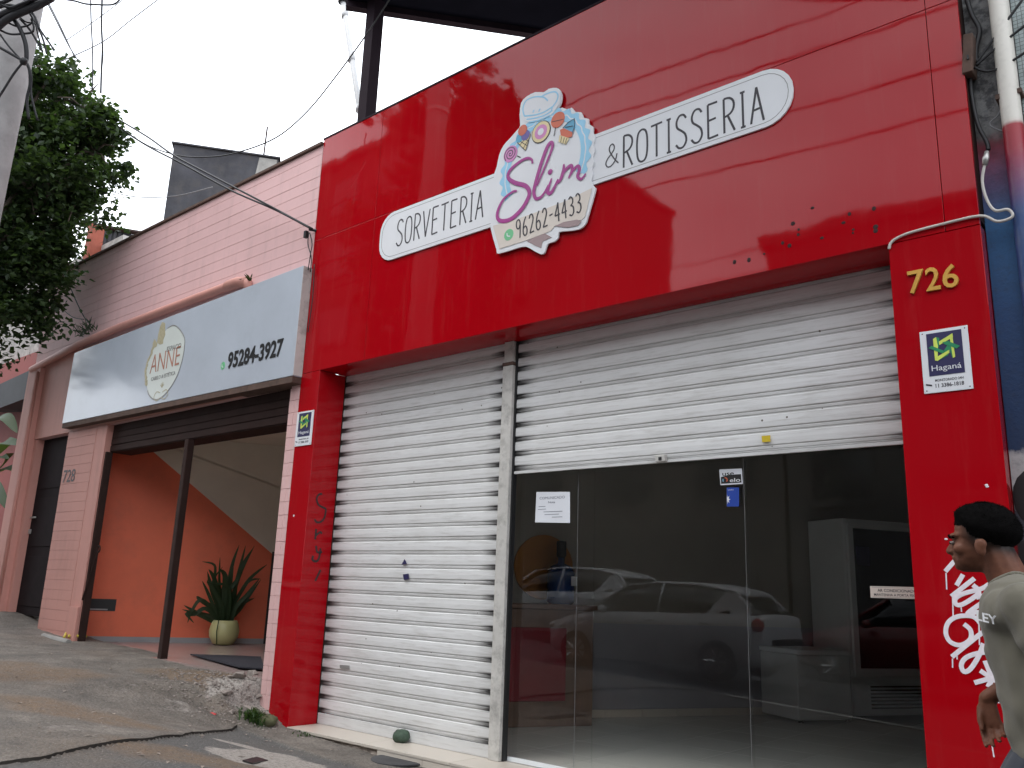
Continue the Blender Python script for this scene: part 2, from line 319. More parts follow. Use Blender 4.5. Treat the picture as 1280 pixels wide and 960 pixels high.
class MB:
    def __init__(s): s.v = []; s.f = []; s.uv = None
    def add(s, vs, fs):
        k = len(s.v); s.v += [tuple(p) for p in vs]; s.f += [tuple(i + k for i in q) for q in fs]; return s
    def box(s, x0, x1, y0, y1, z0, z1):
        return s.add([(x0, y0, z0), (x1, y0, z0), (x1, y1, z0), (x0, y1, z0), (x0, y0, z1), (x1, y0, z1), (x1, y1, z1), (x0, y1, z1)],
                     [(0, 3, 2, 1), (4, 5, 6, 7), (0, 1, 5, 4), (1, 2, 6, 5), (2, 3, 7, 6), (3, 0, 4, 7)])
    def hexa(s, p):      # bottom 4 (ccw from above), top 4
        return s.add(p, [(0, 3, 2, 1), (4, 5, 6, 7), (0, 1, 5, 4), (1, 2, 6, 5), (2, 3, 7, 6), (3, 0, 4, 7)])
    def prism(s, pts, y0, y1):     # polygon in the x-z plane, y0 nearer the street
        if sum(a[0] * b[1] - b[0] * a[1] for a, b in zip(pts, pts[1:] + pts[:1])) < 0: pts = pts[::-1]
        n = len(pts); vs = [(a, y0, b) for a, b in pts] + [(a, y1, b) for a, b in pts]
        fs = [tuple(range(n)), tuple(range(2 * n - 1, n - 1, -1))] + [(i, i + n, (i + 1) % n + n, (i + 1) % n) for i in range(n)]
        return s.add(vs, fs)
    def tube(s, pts, r, n=6, cap=True, flat=None):
        """tube along pts; r a number or a list; flat=(axis, factor) squashes the section along a world axis"""
        pts = [Vector(p) for p in pts]; k = len(pts); rs = r if isinstance(r, (list, tuple)) else [r] * k
        up = None; base = len(s.v); vs = []
        for i, p in enumerate(pts):
            d = (pts[min(i + 1, k - 1)] - pts[max(i - 1, 0)])
            d = d.normalized() if d.length > 1e-9 else Vector((0, 0, 1))
            if up is None: up = Vector((0, 0, 1)) if abs(d.z) < .9 else Vector((1, 0, 0))
            a = d.cross(up); a = a.normalized() if a.length > 1e-6 else d.orthogonal().normalized(); b = a.cross(d).normalized(); up = b
            for j in range(n):
                t = 2 * math.pi * j / n; q = (a * math.cos(t) + b * math.sin(t)) * rs[i]
                if flat: q[flat[0]] *= flat[1]
                vs.append(p + q)
        fs = [(i * n + j, i * n + (j + 1) % n, (i + 1) * n + (j + 1) % n, (i + 1) * n + j) for i in range(k - 1) for j in range(n)]
        if cap: fs += [tuple(range(n - 1, -1, -1)), tuple(range((k - 1) * n, k * n))]
        return s.add(vs, fs)
    def lathe(s, prof, c=(0, 0, 0), n=20):
        vs = []; k = len(prof)
        for r, z in prof: vs += [(c[0] + r * math.cos(2 * math.pi * j / n), c[1] + r * math.sin(2 * math.pi * j / n), c[2] + z) for j in range(n)]
        fs = [(i * n + j, i * n + (j + 1) % n, (i + 1) * n + (j + 1) % n, (i + 1) * n + j) for i in range(k - 1) for j in range(n)]
        fs += [tuple(range(n - 1, -1, -1)), tuple(range((k - 1) * n, k * n))]
        return s.add(vs, fs)
    def ell(s, c, r, n=14, m=9, rot=None):
        vs = [Vector((0, 0, -1))]
        for i in range(1, m):
            f = math.pi * i / m
            vs += [Vector((math.sin(f) * math.cos(2 * math.pi * j / n), math.sin(f) * math.sin(2 * math.pi * j / n), -math.cos(f))) for j in range(n)]
        vs.append(Vector((0, 0, 1)))
        vs = [Vector((p.x * r[0], p.y * r[1], p.z * r[2])) for p in vs]
        if rot is not None: vs = [rot @ p for p in vs]
        vs = [p + Vector(c) for p in vs]
        fs = [(0, 1 + (j + 1) % n, 1 + j) for j in range(n)]
        for i in range(m - 2): fs += [(1 + i * n + j, 1 + i * n + (j + 1) % n, 1 + (i + 1) * n + (j + 1) % n, 1 + (i + 1) * n + j) for j in range(n)]
        b = 1 + (m - 2) * n; fs += [(b + j, b + (j + 1) % n, len(vs) - 1) for j in range(n)]
        return s.add(vs, fs)
    def cap(s, p0, p1, r0, r1, n=12):      # tapered capsule
        p0, p1 = Vector(p0), Vector(p1); d = (p1 - p0).normalized()
        pts = []; rs = []
        for t in (-1, -.8, -.45): pts.append(p0 + d * r0 * t); rs.append(r0 * math.sqrt(max(.003, 1 - t * t)))
        pts += [p0, p1]; rs += [r0, r1]
        for t in (.45, .8, 1): pts.append(p1 + d * r1 * t); rs.append(r1 * math.sqrt(max(.003, 1 - t * t)))
        return s.tube(pts, rs, n)
    def mesh(s, name, smooth=False):
        m = bpy.data.meshes.new(name); m.from_pydata(s.v, [], s.f); m.update()
        if smooth: m.polygons.foreach_set('use_smooth', [True] * len(m.polygons))
        return m
    def build(s, name, mat, parent=None, smooth=False, bevel=0):
        m = s.mesh(name, smooth); m.materials.append(MATS[mat] if isinstance(mat, str) else mat)
        o = bpy.data.objects.new(name, m); link(o, parent)
        if bevel:
            b = o.modifiers.new('edge', 'BEVEL'); b.width = bevel; b.segments = 2; b.limit_method = 'ANGLE'
        return o
def copy_at(o, parent, at):
    c = o.copy(); return link(c, parent, at)

def smooth_line(p, k=4, closed=False):
    n = len(p); out = []; P = [Vector(q) for q in p]
    for i in range(n if closed else n - 1):
        a = P[(i - 1) % n] if closed or i else P[i]; b = P[i]; c = P[(i + 1) % n]; d = P[(i + 2) % n] if closed or i + 2 < n else P[(i + 1) % n]
        for j in range(k):
            t = j / k
            out.append(.5 * ((2 * b) + (c - a) * t + (2 * a - 5 * b + 4 * c - d) * t * t + (3 * b - a - 3 * c + d) * t ** 3))
    if not closed: out.append(P[-1])
    return [tuple(q) for q in out]
def arc_sag(a, b, sag, n=12):
    a, b = Vector(a), Vector(b)
    return [tuple(a.lerp(b, i / n) - Vector((0, 0, sag * 4 * (i / n) * (1 - i / n)))) for i in range(n + 1)]
def stroke(mb, line, width, Y, k=4, smooth=True, thick=.12, taper=None):
    """painted or raised line on the plane y=Y: a squashed tube"""
    L = smooth_line(line, k) if smooth and len(line) > 2 else line
    n = len(L); rs = [width / 2 * (taper(i / max(1, n - 1)) if taper else 1) for i in range(n)]
    return mb.tube([(a, Y, b) for a, b in L], rs, 6, True, (1, thick))
def disc(mb, c, rx, rz, Y, n=20, y1=None):
    return mb.prism([(c[0] + rx * math.cos(2 * math.pi * i / n), c[1] + rz * math.sin(2 * math.pi * i / n)) for i in range(n)], Y, Y + .003 if y1 is None else y1)
def text(s, name, mat, parent, x0, z0, w, h, Y, rot=0, bold=0, depth=.0015, shear=0):
    c = bpy.data.curves.new(name, 'FONT'); c.body = s; c.size = 1; c.offset = bold; c.extrude = .01; c.resolution_u = 3
    if shear: c.shear = shear
    o = bpy.data.objects.new('tmp', c); COL.objects.link(o)
    dg = bpy.context.evaluated_depsgraph_get(); dg.update()
    m = bpy.data.meshes.new_from_object(o.evaluated_get(dg)); bpy.data.objects.remove(o); bpy.data.curves.remove(c)
    xs = [v.co.x for v in m.vertices]; ys = [v.co.y for v in m.vertices]
    ax, bx, ay, by = min(xs), max(xs), min(ys), max(ys); cr, sr = math.cos(rot), math.sin(rot)
    for v in m.vertices:
        a = (v.co.x - ax) / (bx - ax) * w; b = (v.co.y - ay) / (by - ay) * h; d = v.co.z / .01 * depth
        v.co = (x0 + a * cr - b * sr, Y - d, z0 + a * sr + b * cr)
    m.name = name; m.materials.clear(); m.materials.append(MATS[mat])
    o = bpy.data.objects.new(name, m); return link(o, parent)

# hand-lettered narrow capitals and figures as centre lines in a unit box
GL = {
 'S': [[(.9, .86), (.7, .98), (.35, .98), (.12, .82), (.18, .64), (.5, .52), (.82, .38), (.9, .18), (.65, .02), (.3, .02), (.06, .14)]],
 'O': [[(.5, 1), (.2, .93), (.06, .7), (.06, .3), (.2, .07), (.5, 0), (.8, .07), (.94, .3), (.94, .7), (.8, .93), (.5, 1)]],
 'R': [[(.12, 0), (.12, 1)], [(.12, 1), (.55, .98), (.85, .85), (.85, .66), (.6, .52), (.14, .46)], [(.4, .48), (.9, 0)]],
 'V': [[(.04, 1), (.5, 0)], [(.5, 0), (.96, 1)]], 'E': [[(.14, 0), (.14, 1)], [(.14, 1), (.88, 1)], [(.14, .52), (.75, .54)], [(.14, 0), (.9, .02)]],
 'T': [[(.5, 0), (.5, 1)], [(.02, .98), (.98, 1)]], 'I': [[(.5, 0), (.5, 1)], [(.18, 1), (.82, 1)], [(.18, 0), (.82, 0)]],
 'A': [[(.04, 0), (.5, 1)], [(.5, 1), (.96, 0)], [(.22, .36), (.8, .38)]],
 '&': [[(1, .05), (.7, .3), (.35, .7), (.35, .92), (.55, 1), (.7, .85), (.6, .65), (.2, .4), (.06, .2), (.2, .03), (.5, .03), (.8, .25), (.9, .5)]],
 '9': [[(.85, .7), (.6, .52), (.25, .56), (.1, .75), (.25, .95), (.6, 1), (.86, .85), (.85, .5), (.7, 0)]],
 '6': [[(.75, 1), (.35, .75), (.12, .4), (.15, .12), (.45, 0), (.8, .1), (.86, .32), (.6, .5), (.2, .42)]],
 '2': [[(.1, .8), (.3, .98), (.65, .98), (.85, .8), (.75, .58), (.1, .02)], [(.1, .02), (.92, .04)]],
 '4': [[(.7, 0), (.72, 1)], [(.72, 1), (.06, .34)], [(.06, .34), (.96, .36)]],
 '3': [[(.12, .9), (.45, 1), (.82, .86), (.78, .64), (.4, .54)], [(.4, .54), (.84, .44), (.88, .16), (.5, 0), (.1, .1)]], '-': [[(.1, .5), (.9, .52)]],
}
def lettering(mb, s, x0, z0, w, h, Y, width, rot=0, gap=.26):
    adv = [(.55 if ch in 'I' else .75 if ch == '-' else 1) for ch in s]; tot = sum(adv) + gap * (len(s) - 1); u = w / tot; x = 0
    cr, sr = math.cos(rot), math.sin(rot)
    for ch, a in zip(s, adv):
        for ln in GL[ch]:
            q = [((x + p[0] * a) * u, p[1] * h) for p in ln]
            stroke(mb, [(x0 + p * cr - r * sr, z0 + p * sr + r * cr) for p, r in q], width, Y, 3, len(ln) > 2)
        x += a + gap

# ------------------------------------------------------------------ ground, sidewalk, road
TX = [-40, -15.4, -14.4, -13.35, -12.2, -10, -8.3, -7.95, -7.65, -7.3, -6, -4, 0, 8, 60]
TZ = [1.9, .76, .70, .53, .45, .39, .30, .15, .06, -.04, -.10, -.14, -.18, -.5, -3]
def interp(x, X, Z):
    if x <= X[0]: return Z[0]
    for i in range(len(X) - 1):
        if x <= X[i + 1]: return Z[i] + (Z[i + 1] - Z[i]) * (x - X[i]) / (X[i + 1] - X[i])
    return Z[-1]
def slope(x): return -.03 - .05 * max(-60, min(60, x))
def walk_z(x, y):
    s = min(max(-y / 2.8, 0), 1); s = s * s * (3 - 2 * s)
    return interp(x, TX, TZ) * (1 - s) + slope(x) * s
KERB = -3.6
def road_z(x): return slope(x) - .14
def rng(a, b, d):
    n = max(1, round((b - a) / d)); return [a + (b - a) * i / n for i in range(n + 1)]
def sheet(name, xs, ys, fz, mat, vcol=None):
    nx, ny = len(xs), len(ys)
    m = bpy.data.meshes.new(name)
    m.from_pydata([(x, y, fz(x, y)) for y in ys for x in xs], [], [(j * nx + i, j * nx + i + 1, (j + 1) * nx + i + 1, (j + 1) * nx + i) for j in range(ny - 1) for i in range(nx - 1)])
    m.polygons.foreach_set('use_smooth', [True] * len(m.polygons)); m.materials.append(MATS[mat])
    if vcol:
        a = m.color_attributes.new('stain', 'FLOAT_COLOR', 'POINT')
        for k, v in enumerate(m.vertices): a.data[k].color = vcol(v.co.x, v.co.y)
    return struct(link(bpy.data.objects.new(name, m)))
def ground_z(x, y):
    if y <= KERB: return road_z(x) - .03
    if y < .2: return walk_z(x, y) - .22
    if y < 14: return min(walk_z(x, 0), 0) - .5 if x > -15.3 else walk_z(x, 0) - .22
    return -1.0
sheet('ground', [-900, -300, -120] + rng(-60, 60, 4) + [120, 300, 900], [-900, -300, -100, -40, -14, KERB - .001, KERB + .02, -1.5, 0, .19, .4, 2, 6, 13.9, 16, 60, 300, 900], ground_z, 'asphalt')
sheet('road', rng(-60, 40, 2), [-12.5, -8, KERB - .15], lambda x, y: road_z(x), 'asphalt')

CRACK = [(p[1], p[0]) for p in [(-7.407,-0.502,0.017),(-7.382,-0.535,0.016),(-6.837,-1.216,0.088),(-6.131,-2.031,0.207),(-5.942,-2.41,0.246),(-5.797,-2.697,0.257),(-5.694,-2.891,0.252),(-5.663,-3.177,0.251)]] + [(-3.7, -5.2)]
def crack_x(y):
    for (ya, xa), (yb, xb) in zip(CRACK, CRACK[1:]):
        if ya >= y >= yb: return xa + (xb - xa) * (y - ya) / (yb - ya) + .045 * noise.noise(Vector((y * 3.1, 1.7, 0))) + .02 * noise.noise(Vector((y * 11, 4, 0)))
    return CRACK[0][1] if y > 0 else CRACK[-1][1]
def sstep(a, b, t): t = min(1, max(0, (t - a) / (b - a))); return t * t * (3 - 2 * t)
def blob(x, y, cx, cy, rx, ry, rot=0):
    dx, dy = x - cx, y - cy; c, s = math.cos(rot), math.sin(rot); a = (dx * c + dy * s) / rx; b = (-dx * s + dy * c) / ry
    return max(0, 1 - (a * a + b * b) + .45 * noise.noise(Vector((x * 3, y * 3, 5))))
def broken(x, y):        # crumbled concrete ramp in front of the pink column
    return sstep(1.0, .1, math.hypot((x + 8.3) / 1.25, (y + .3) / .75))
def side_z(x, y):
    z = walk_z(x, y); xc = crack_x(y)
    z += .022 * sstep(.012, -.012, x - xc)
    z += .014 * noise.noise(Vector((x * .9, y * .9, 0))) + .008 * noise.noise(Vector((x * 3.3, y * 3.3, 3))) + .003 * noise.noise(Vector((x * 11, y * 11, 3)))
    lip = sstep(-.62, -.06, y) * sstep(-7.80, -7.88, x) * sstep(-11.5, -9.5, x); z = max(z, z * (1 - lip) + .385 * lip)
    b = broken(x, y) * (1 - .8 * sstep(-.12, 0, y))
    if b > 0: z += b * (.05 * noise.noise(Vector((x * 5, y * 5, 9))) + .03 * noise.noise(Vector((x * 13, y * 13, 2))) + .012 * noise.noise(Vector((x * 30, y * 30, 2))))
    return z
LQ = [(-5.818,-1.218,0.043),(-6.51,-1.04,0.039),(-9.162,-1.843,0.405),(-7.249,-2.107,0.274),(-8.475,-0.255,0.311),(-7.954,-0.997,0.212),(-7.983,-0.122,0.164),(-5.621,-2.018,0.183),(-6.474,-2.597,0.286)]
def stain(x, y):
    n = noise.noise(Vector((x * 1.3, y * 1.3, 7)))
    P_ = LQ
    d = max(blob(x, y, P_[2][0], P_[2][1], .9, .75, .6), .95 * blob(x, y, P_[3][0], P_[3][1], .95, .42, .6), blob(x, y, P_[4][0], P_[4][1], 1.0, .36, .25), .9 * blob(x, y, P_[7][0], P_[7][1], .75, .40, .6), .25 * max(0, n))
    c = max(1.5 * blob(x, y, P_[0][0], P_[0][1], .55, .62, .55), 1.1 * blob(x, y, P_[1][0], P_[1][1], .32, .15, .5), .40 * blob(x, y, P_[5][0], P_[5][1], 1.1, .7, .5), 1.0 * blob(x, y, P_[6][0], P_[6][1], .55, .42, .5), .36 * blob(x, y, P_[8][0], P_[8][1], 1.8, .6, .65))
    lo = sstep(-.03, .03, x - crack_x(y))
    return (min(1, d * 1.6), min(1, c), lo, 1)
sheet('sidewalk', rng(-40, -17, 1.0)[:-1] + rng(-17, -9.5, .07)[:-1] + rng(-9.5, -4.5, .026)[:-1] + rng(-4.5, 2, .1)[:-1] + rng(2, 40, 1.5), rng(KERB, -.9, .05)[:-1] + rng(-.9, .34, .026), side_z, 'sidewalk', stain)
kerb = struct(MB().box(-40, 40, KERB - .149, KERB - .13, -3, -2.9).build('kerb', 'kerb'))
kerb_piece = None
for i in range(38):
    x = -26 + i * 1.0
    z0, z1 = slope(x), slope(x + .985)
    b = MB().hexa([(0, -.145, -.3), (.985, -.145, z1 - z0 - .3), (.985, 0, z1 - z0 - .3), (0, 0, -.3), (0, -.14, .004), (.985, -.14, z1 - z0 + .004), (.985, -.002, z1 - z0 + .012), (0, -.002, .012)])
    o = b.build('kerb_stone', 'kerb_white' if i % 4 in (1, 2) else 'kerb', kerb); o.location = (x, KERB, z0)
sheet('far_pavement', rng(-60, 40, 4), [-14.6, -12.5], lambda x, y: slope(x) + .0, 'concrete')

cr_ = MB(); prev = None; yy = CRACK[0][0] - .01; vs = []
while yy > KERB + .02:
    x = crack_x(yy); w_ = max(.0012, .0015 + .007 * noise.noise(Vector((yy * 2.3, 8, 1))) + .005 * abs(noise.noise(Vector((yy * 9, 2, 1)))))
    vs.append((x + .004 - w_, yy, side_z(x - .02, yy) + .003)); vs.append((x + .006 + w_, yy, side_z(x + .035, yy) + .005)); yy -= .02
cr_.add(vs, [(2 * i, 2 * i + 1, 2 * i + 3, 2 * i + 2) for i in range(len(vs) // 2 - 1)])
cr_.build('crack', 'soil', bpy.data.objects['sidewalk'])
# cement patch lid, stones, weeds, litter on the pavement
q = [(-5.625,-1.589,0.108),(-5.876,-1.301,0.061),(-5.76,-1.28,0.053),(-5.516,-1.575,0.101)]
lid = MB(); lid.hexa([(a[0], a[1], a[2] - .03) for a in q] + [(a[0], a[1], a[2] + .006) for a in q]).build('service_hatch', 'black')
tag(bpy.data.objects['service_hatch'], 'small dark metal hatch set in the pale cement patch on the pavement', 'hatch')
cv = MB()
cc = [(-5.687,-0.01,-0.108)][0]
cv.lathe([(.001, .0), (.25, .0), (.25, .012), (.21, .016), (.001, .016)], (cc[0], cc[1], side_z(cc[0], cc[1]) + .004), 24)
tag(cv.build('manhole_cover', 'asphalt'), 'round dark cover let into the pavement below the tiled step', 'manhole cover')
def rock(name, c, r, mat, label, cat, seed, sq=(1, 1, .7), parent=None):
    ang = name in ('concrete_chunk', 'rubble_stone')
    b = MB().ell((0, 0, 0), (r * sq[0], r * sq[1], r * sq[2]), 7 if ang else 14, 5 if ang else 9)
    b.v = [tuple(Vector(p) * (1 + (.45 if ang else .22) * noise.noise(Vector(p) / r * 1.3 + Vector((seed, 0, 0))) + .1 * noise.noise(Vector(p) / r * 3 + Vector((seed, 3, 0))))) for p in b.v]
    b.v = [(p[0] + c[0], p[1] + c[1], p[2] + c[2]) for p in b.v]
    o = b.build(name, mat, parent, not ang)
    return tag(o, label, cat) if label else o
rock('stone', (-6.02, .30, .04), .082, 'stone_green', 'round dark green stone resting on the tiled step against the shutter', 'stone', 3, (1.05, .9, .72))
def chunk(c, r, label, seed):
    random.seed(seed); bm = bmesh.new()
    for k in range(13):
        d = Vector((random.gauss(0, 1), random.gauss(0, 1), random.gauss(0, 1))).normalized() * random.uniform(.75, 1.1)
        bm.verts.new((c[0] + d.x * r * 1.25, c[1] + d.y * r * .9, c[2] + d.z * r * .6))
    h_ = bmesh.ops.convex_hull(bm, input=bm.verts)
    bmesh.ops.delete(bm, geom=[v for v in bm.verts if not v.link_faces], context='VERTS')
    m = bpy.data.meshes.new('concrete_chunk'); bm.to_mesh(m); bm.free(); m.materials.append(MATS['rock'])
    return tag(link(bpy.data.objects.new('concrete_chunk', m)), label, 'rubble')
hv = [(-8.015,-0.141,0.177),(-7.864,-0.363,0.133),(-7.713,-0.229,0.081),(-8.087,0.061,0.204),(-7.828,-0.012,0.112),(-8.116,-0.338,0.226),(-8.212,-0.491,0.271),(-7.59,-0.331,0.052),(-7.697,-0.381,0.087),(-8.16,-0.15,0.241),(-7.913,-0.053,0.136),(-7.977,-0.501,0.176)]
for i, (a, rr, lab) in enumerate(zip(hv, (.085, .06, .07, .075, .05, .045, .035, .04, .04, .05, .045, .03), ('largest pale chunk of broken concrete beside the pink column', 'flat pale concrete chunk left of the largest one', 'pale concrete chunk in front of the red pillar foot', 'concrete chunk wedged against the pink column base', 'small chunk nearest the red pillar base', 'small lump of concrete out on the broken ramp', 'smallest stone, farthest left on the broken ramp', 'little stone right at the pavement crack end', 'thin concrete shard just in front of the largest chunk', 'angular chunk behind the largest one on the ramp', 'chunk between the largest one and the red pillar', 'pebble of concrete left of the flat chunk'))):
    chunk((a[0], a[1], side_z(a[0], a[1]) + rr * .2), rr, lab, 11 + i * 3)
rb = MB(); random.seed(5)
for i in range(520):
    x = random.gauss(-8.1, .45); y = -abs(random.gauss(.25, .3)) ; r = random.uniform(.004, .016)
    b = MB().ell((x, y, side_z(x, y) + r * .2), (r * 1.3, r, r * .7), 6, 4); rb.add(b.v, b.f)
for i in range(500):
    x = random.uniform(-13, -5); y = random.uniform(-3.4, -.05); r = random.uniform(.002, .006)
    b = MB().ell((x, y, side_z(x, y) + r * .2), (r * 1.3, r, r * .6), 5, 3); rb.add(b.v, b.f)
tag(rb.build('gravel', 'rock', None, True), 'loose grit and crumbs of concrete over the broken ramp and pavement', 'gravel', kind='stuff')
dl = MB(); random.seed(31)
for i in range(150):
    x = random.uniform(-12.5, -4.2); y = random.uniform(-3.3, -.05); a = random.uniform(0, 6.28); L = random.uniform(.012, .035); z = side_z(x, y) + .004
    dx, dy = math.cos(a) * L, math.sin(a) * L
    dl.add([(x - dx, y - dy, z), (x + dy * .4, y - dx * .4, z + .006), (x + dx, y + dy, z + .003), (x - dy * .4, y + dx * .4, z + .007)], [(0, 1, 2), (0, 2, 3)])
tag(dl.build('leaf_litter', 'brick_raw'), 'scattered dry leaf scraps over the pavement', 'litter', kind='stuff')
def tuft(c, n, h, seed, label):
    random.seed(seed); b = MB()
    for i in range(n):
        a = random.uniform(0, 6.28); L = h * random.uniform(.5, 1.1); bx = c[0] + random.gauss(0, .07); by = c[1] + random.gauss(0, .05); bz = side_z(bx, by) - .005
        wd = random.uniform(.004, .010); dx, dy = math.cos(a), math.sin(a); lean = random.uniform(.3, 1.0)
        p = [(bx + dx * L * lean * t * t, by + dy * L * lean * t * t, bz + L * t * (1 - .35 * t)) for t in (0, .4, .75, 1)]
        vs = []
        for t, w_ in zip(p, (wd * .6, wd, wd * .8, .0008)): vs += [(t[0] - dy * w_, t[1] + dx * w_, t[2]), (t[0] + dy * w_, t[1] - dx * w_, t[2])]
        b.add(vs, [(0, 1, 3, 2), (2, 3, 5, 4), (4, 5, 7, 6)])
    return tag(b.build('weed', 'banana'), label, 'weed')
g0 = [(-7.477,-0.25,0.015),(-7.53,-0.288,0.034),(-7.444,-0.163,0.004)]
tuft(g0[0], 130, .15, 2, 'clump of green weeds growing at the foot of the red pillar'); tuft(g0[1], 50, .09, 4, 'low weeds beside the broken concrete left of the big clump')
tuft((-6.95, -.06, 0), 24, .05, 6, 'tiny weeds under the left end of the tiled step')
rock('mud_clump', (g0[2][0], g0[2][1], side_z(g0[2][0], g0[2][1]) + .01), .12, 'moss', 'mossy clump of mud between the weeds and the red pillar', 'mud', 8, (1.2, .8, .5))
lt = [(-7.665,-0.615,0.098)][0]
rock('litter', (lt[0], lt[1], lt[2] + .012), .04, 'litter_red', 'scrap of crumpled red litter lying on the broken concrete', 'litter', 21, (1.3, .8, .4))

# ------------------------------------------------------------------ red shop
FT = 6.40; FB = 3.565; SO = .362
shop = thing('shop_building', 'red shop front with glossy panel fascia above two white shutters', 'shop', (-4.3, 0, 0))
def panel(x0, x1, z0, z1, y0=0, d=.03): return MB().box(x0 + .002, x1 - .002, y0, y0 + d, z0 + .002, z1 - .002).build('fascia_panel', 'red', shop, bevel=.0018)
for x0, x1 in ((-7.65, -6.60), (-6.60, -1.16), (-1.16, -.97)):
    panel(x0, x1, FB, 5.125); panel(x0, x1, 5.125, FT)
MB().box(-7.65, -.97, .031, .30, 3.60, FT - .003).build('fascia_core', 'dark_iron', shop)
MB().box(-7.318, -1.494, .012, SO + .05, FB + .001, FB + .028).build('soffit', 'red', shop)
MB().box(-7.656, -.964, -.006, .31, FT, FT + .02).build('coping', 'steel_plum', shop)
def pillar(x0, x1, zb):
    MB().hexa([(x0, .0005, zb(x0)), (x1, .0005, zb(x1)), (x1, SO + .25, zb(x1)), (x0, SO + .25, zb(x0)), (x0, .0005, FB - .002), (x1, .0005, FB - .002), (x1, SO + .25, FB - .002), (x0, SO + .25, FB - .002)]).build('pillar', 'red', shop, bevel=.003)
pillar(-7.648, -7.318, lambda x: .055 if x < -7.5 else -.04); pillar(-1.494, -.97, lambda x: -.3)
chips = MB(); random.seed(3)
for a, b in [(-2.065,3.814),(-2.069,3.778),(-1.91,3.713),(-1.707,3.697),(-1.703,3.72),(-1.563,3.702),(-1.565,3.675),(-1.963,3.946),(-1.566,3.83),(-1.721,3.835),(-1.763,3.784),(-2.134,3.713),(-2.317,3.697),(-2.103,3.869),(-2.541,3.688),(-2.431,3.678),(-2.181,3.744)]:
    r = random.uniform(.007, .017); chips.ell((a, -.001, b), (r, .002, r * random.uniform(.7, 1.3)), 8, 5)
tag(chips.build('paint_chips', 'chip', shop), kind='stuff')
wc = MB()
for a, b in [(-1.07,2.016),(-1.301,1.72),(-1.067,2.007)]: wc.ell((a, -.001, b), (.009, .002, .006), 8, 5)
a, b = [(-7.54,2.025)][0]; wc.ell((a, -.001, b), (.012, .002, .012), 8, 5)
tag(wc.build('white_paint_drips', 'spray_white', shop), kind='stuff')
# side walls and roof slab behind, so the shop is a volume
u2 = Vector((.4866, .8736)); n2 = Vector((.8736, -.4866)); W0 = Vector((-7.27, .40))
def wp(s, d=0, z=0): p = W0 + u2 * s + n2 * d; return (p.x, p.y, z)
def wbox(mb, s0, s1, d0, d1, z0, z1): return mb.hexa([wp(s0, d1, z0), wp(s1, d1, z0), wp(s1, d0, z0), wp(s0, d0, z0), wp(s0, d1, z1), wp(s1, d1, z1), wp(s1, d0, z1), wp(s0, d0, z1)][::1])
def fixn(o):
    bm = bmesh.new(); bm.from_mesh(o.data); bmesh.ops.recalc_face_normals(bm, faces=bm.faces); bm.to_mesh(o.data); bm.free(); return o
iw = fixn(wbox(MB(), .12, 9.5, -.15, 0, -.1, 3.52).build('side_wall', 'wall_cream', shop))
fixn(wbox(MB(), 0, 9.5, .002, .012, .085, 1.02).build('wall_dado', 'wall_lilac', shop))
fixn(wbox(MB(), 9.5, 9.65, -.15, 7.5, -.1, 3.52).build('back_wall', 'wall_cream', shop))
MB().hexa([(-1.45, SO + .26, -.1), (-.97, SO + .26, -.1), (3.35, 8.6, -.1), (3.0, 8.6, -.1), (-1.45, SO + .26, 3.52), (-.97, SO + .26, 3.52), (3.35, 8.6, 3.52), (3.0, 8.6, 3.52)]).build('side_wall', 'wall_cream', shop)
MB().hexa([(-7.6, SO + .1, 3.535), (-.97, SO + .1, 3.535), (4, 9, 3.535), (-2.5, 9.6, 3.535), (-7.6, SO + .1, 3.7), (-.97, SO + .1, 3.7), (4, 9, 3.7), (-2.5, 9.6, 3.7)]).build('ceiling', 'ceiling', shop)
MB().hexa([(-7.6, .37, -.12), (-.98, .37, -.12), (4, 9, -.12), (-2.5, 9.6, -.12), (-7.6, .37, -.008), (-.98, .37, -.008), (4, 9, -.008), (-2.5, 9.6, -.008)]).build('floor_base', 'concrete', shop)
sk = None
for i in range(14):
    o = fixn(wbox(MB(), .3 + i * .47, .3 + i * .47 + .464, .002, .022, .001, .082).build('skirting_tile', 'sill_tile', shop))
tm = None
for i in range(12):
    for j in range(13):
        p = (-7.4 + i * .6, .43 + j * .6)
        d = (Vector(p) + Vector((.3, .3)) - W0).dot(n2)
        if d < -.15 or p[0] > -.6 + (p[1] - .4) * .5 or p[1] > 7: continue
        if tm is None:
            b = MB().box(0, .596, 0, .596, -.007, .0); tm = b.build('floor_tile', 'tile_floor', shop); tm.location = Vector((*p, 0)) - WORLD[shop.name]
        else: copy_at(tm, shop, (*p, 0))
# tiled step
step = thing('tiled_step', 'cream tiled step along the foot of the red shop front', 'step', (-4.4, .15, -.1))
for x0, x1 in ((-7.30, -6.17), (-6.165, -5.1), (-5.095, -4.0), (-3.995, -2.9), (-2.895, -1.5)):
    MB().box(x0, x1, -.02, .425, -.035, -.010).build('tread_tile', 'sill_tile', step, bevel=.003)
for i in range(8):
    x0 = -5.98 + i * .565; MB().box(x0, x0 + .559, -.016, -.002, -.26, -.037).build('riser_tile', 'sill_tile', step, bevel=.002)
MB().box(-7.30, -7.08, -.014, .3, -.16, -.037).build('riser_tile', 'sill_tile', step, bevel=.002)
b = MB().box(-7.07, -1.5, .012, .33, -.4, -.037)
b.build('rubble_core', 'brick_raw', step)
random.seed(9)
for i in range(9):
    x0 = -7.05 + i * .12; rock('rubble_stone', (x0 + .05, .012, -.095 + random.uniform(-.015, .012)), .058, 'brick_raw', None, None, 40 + i, (1, .35, .75), step)

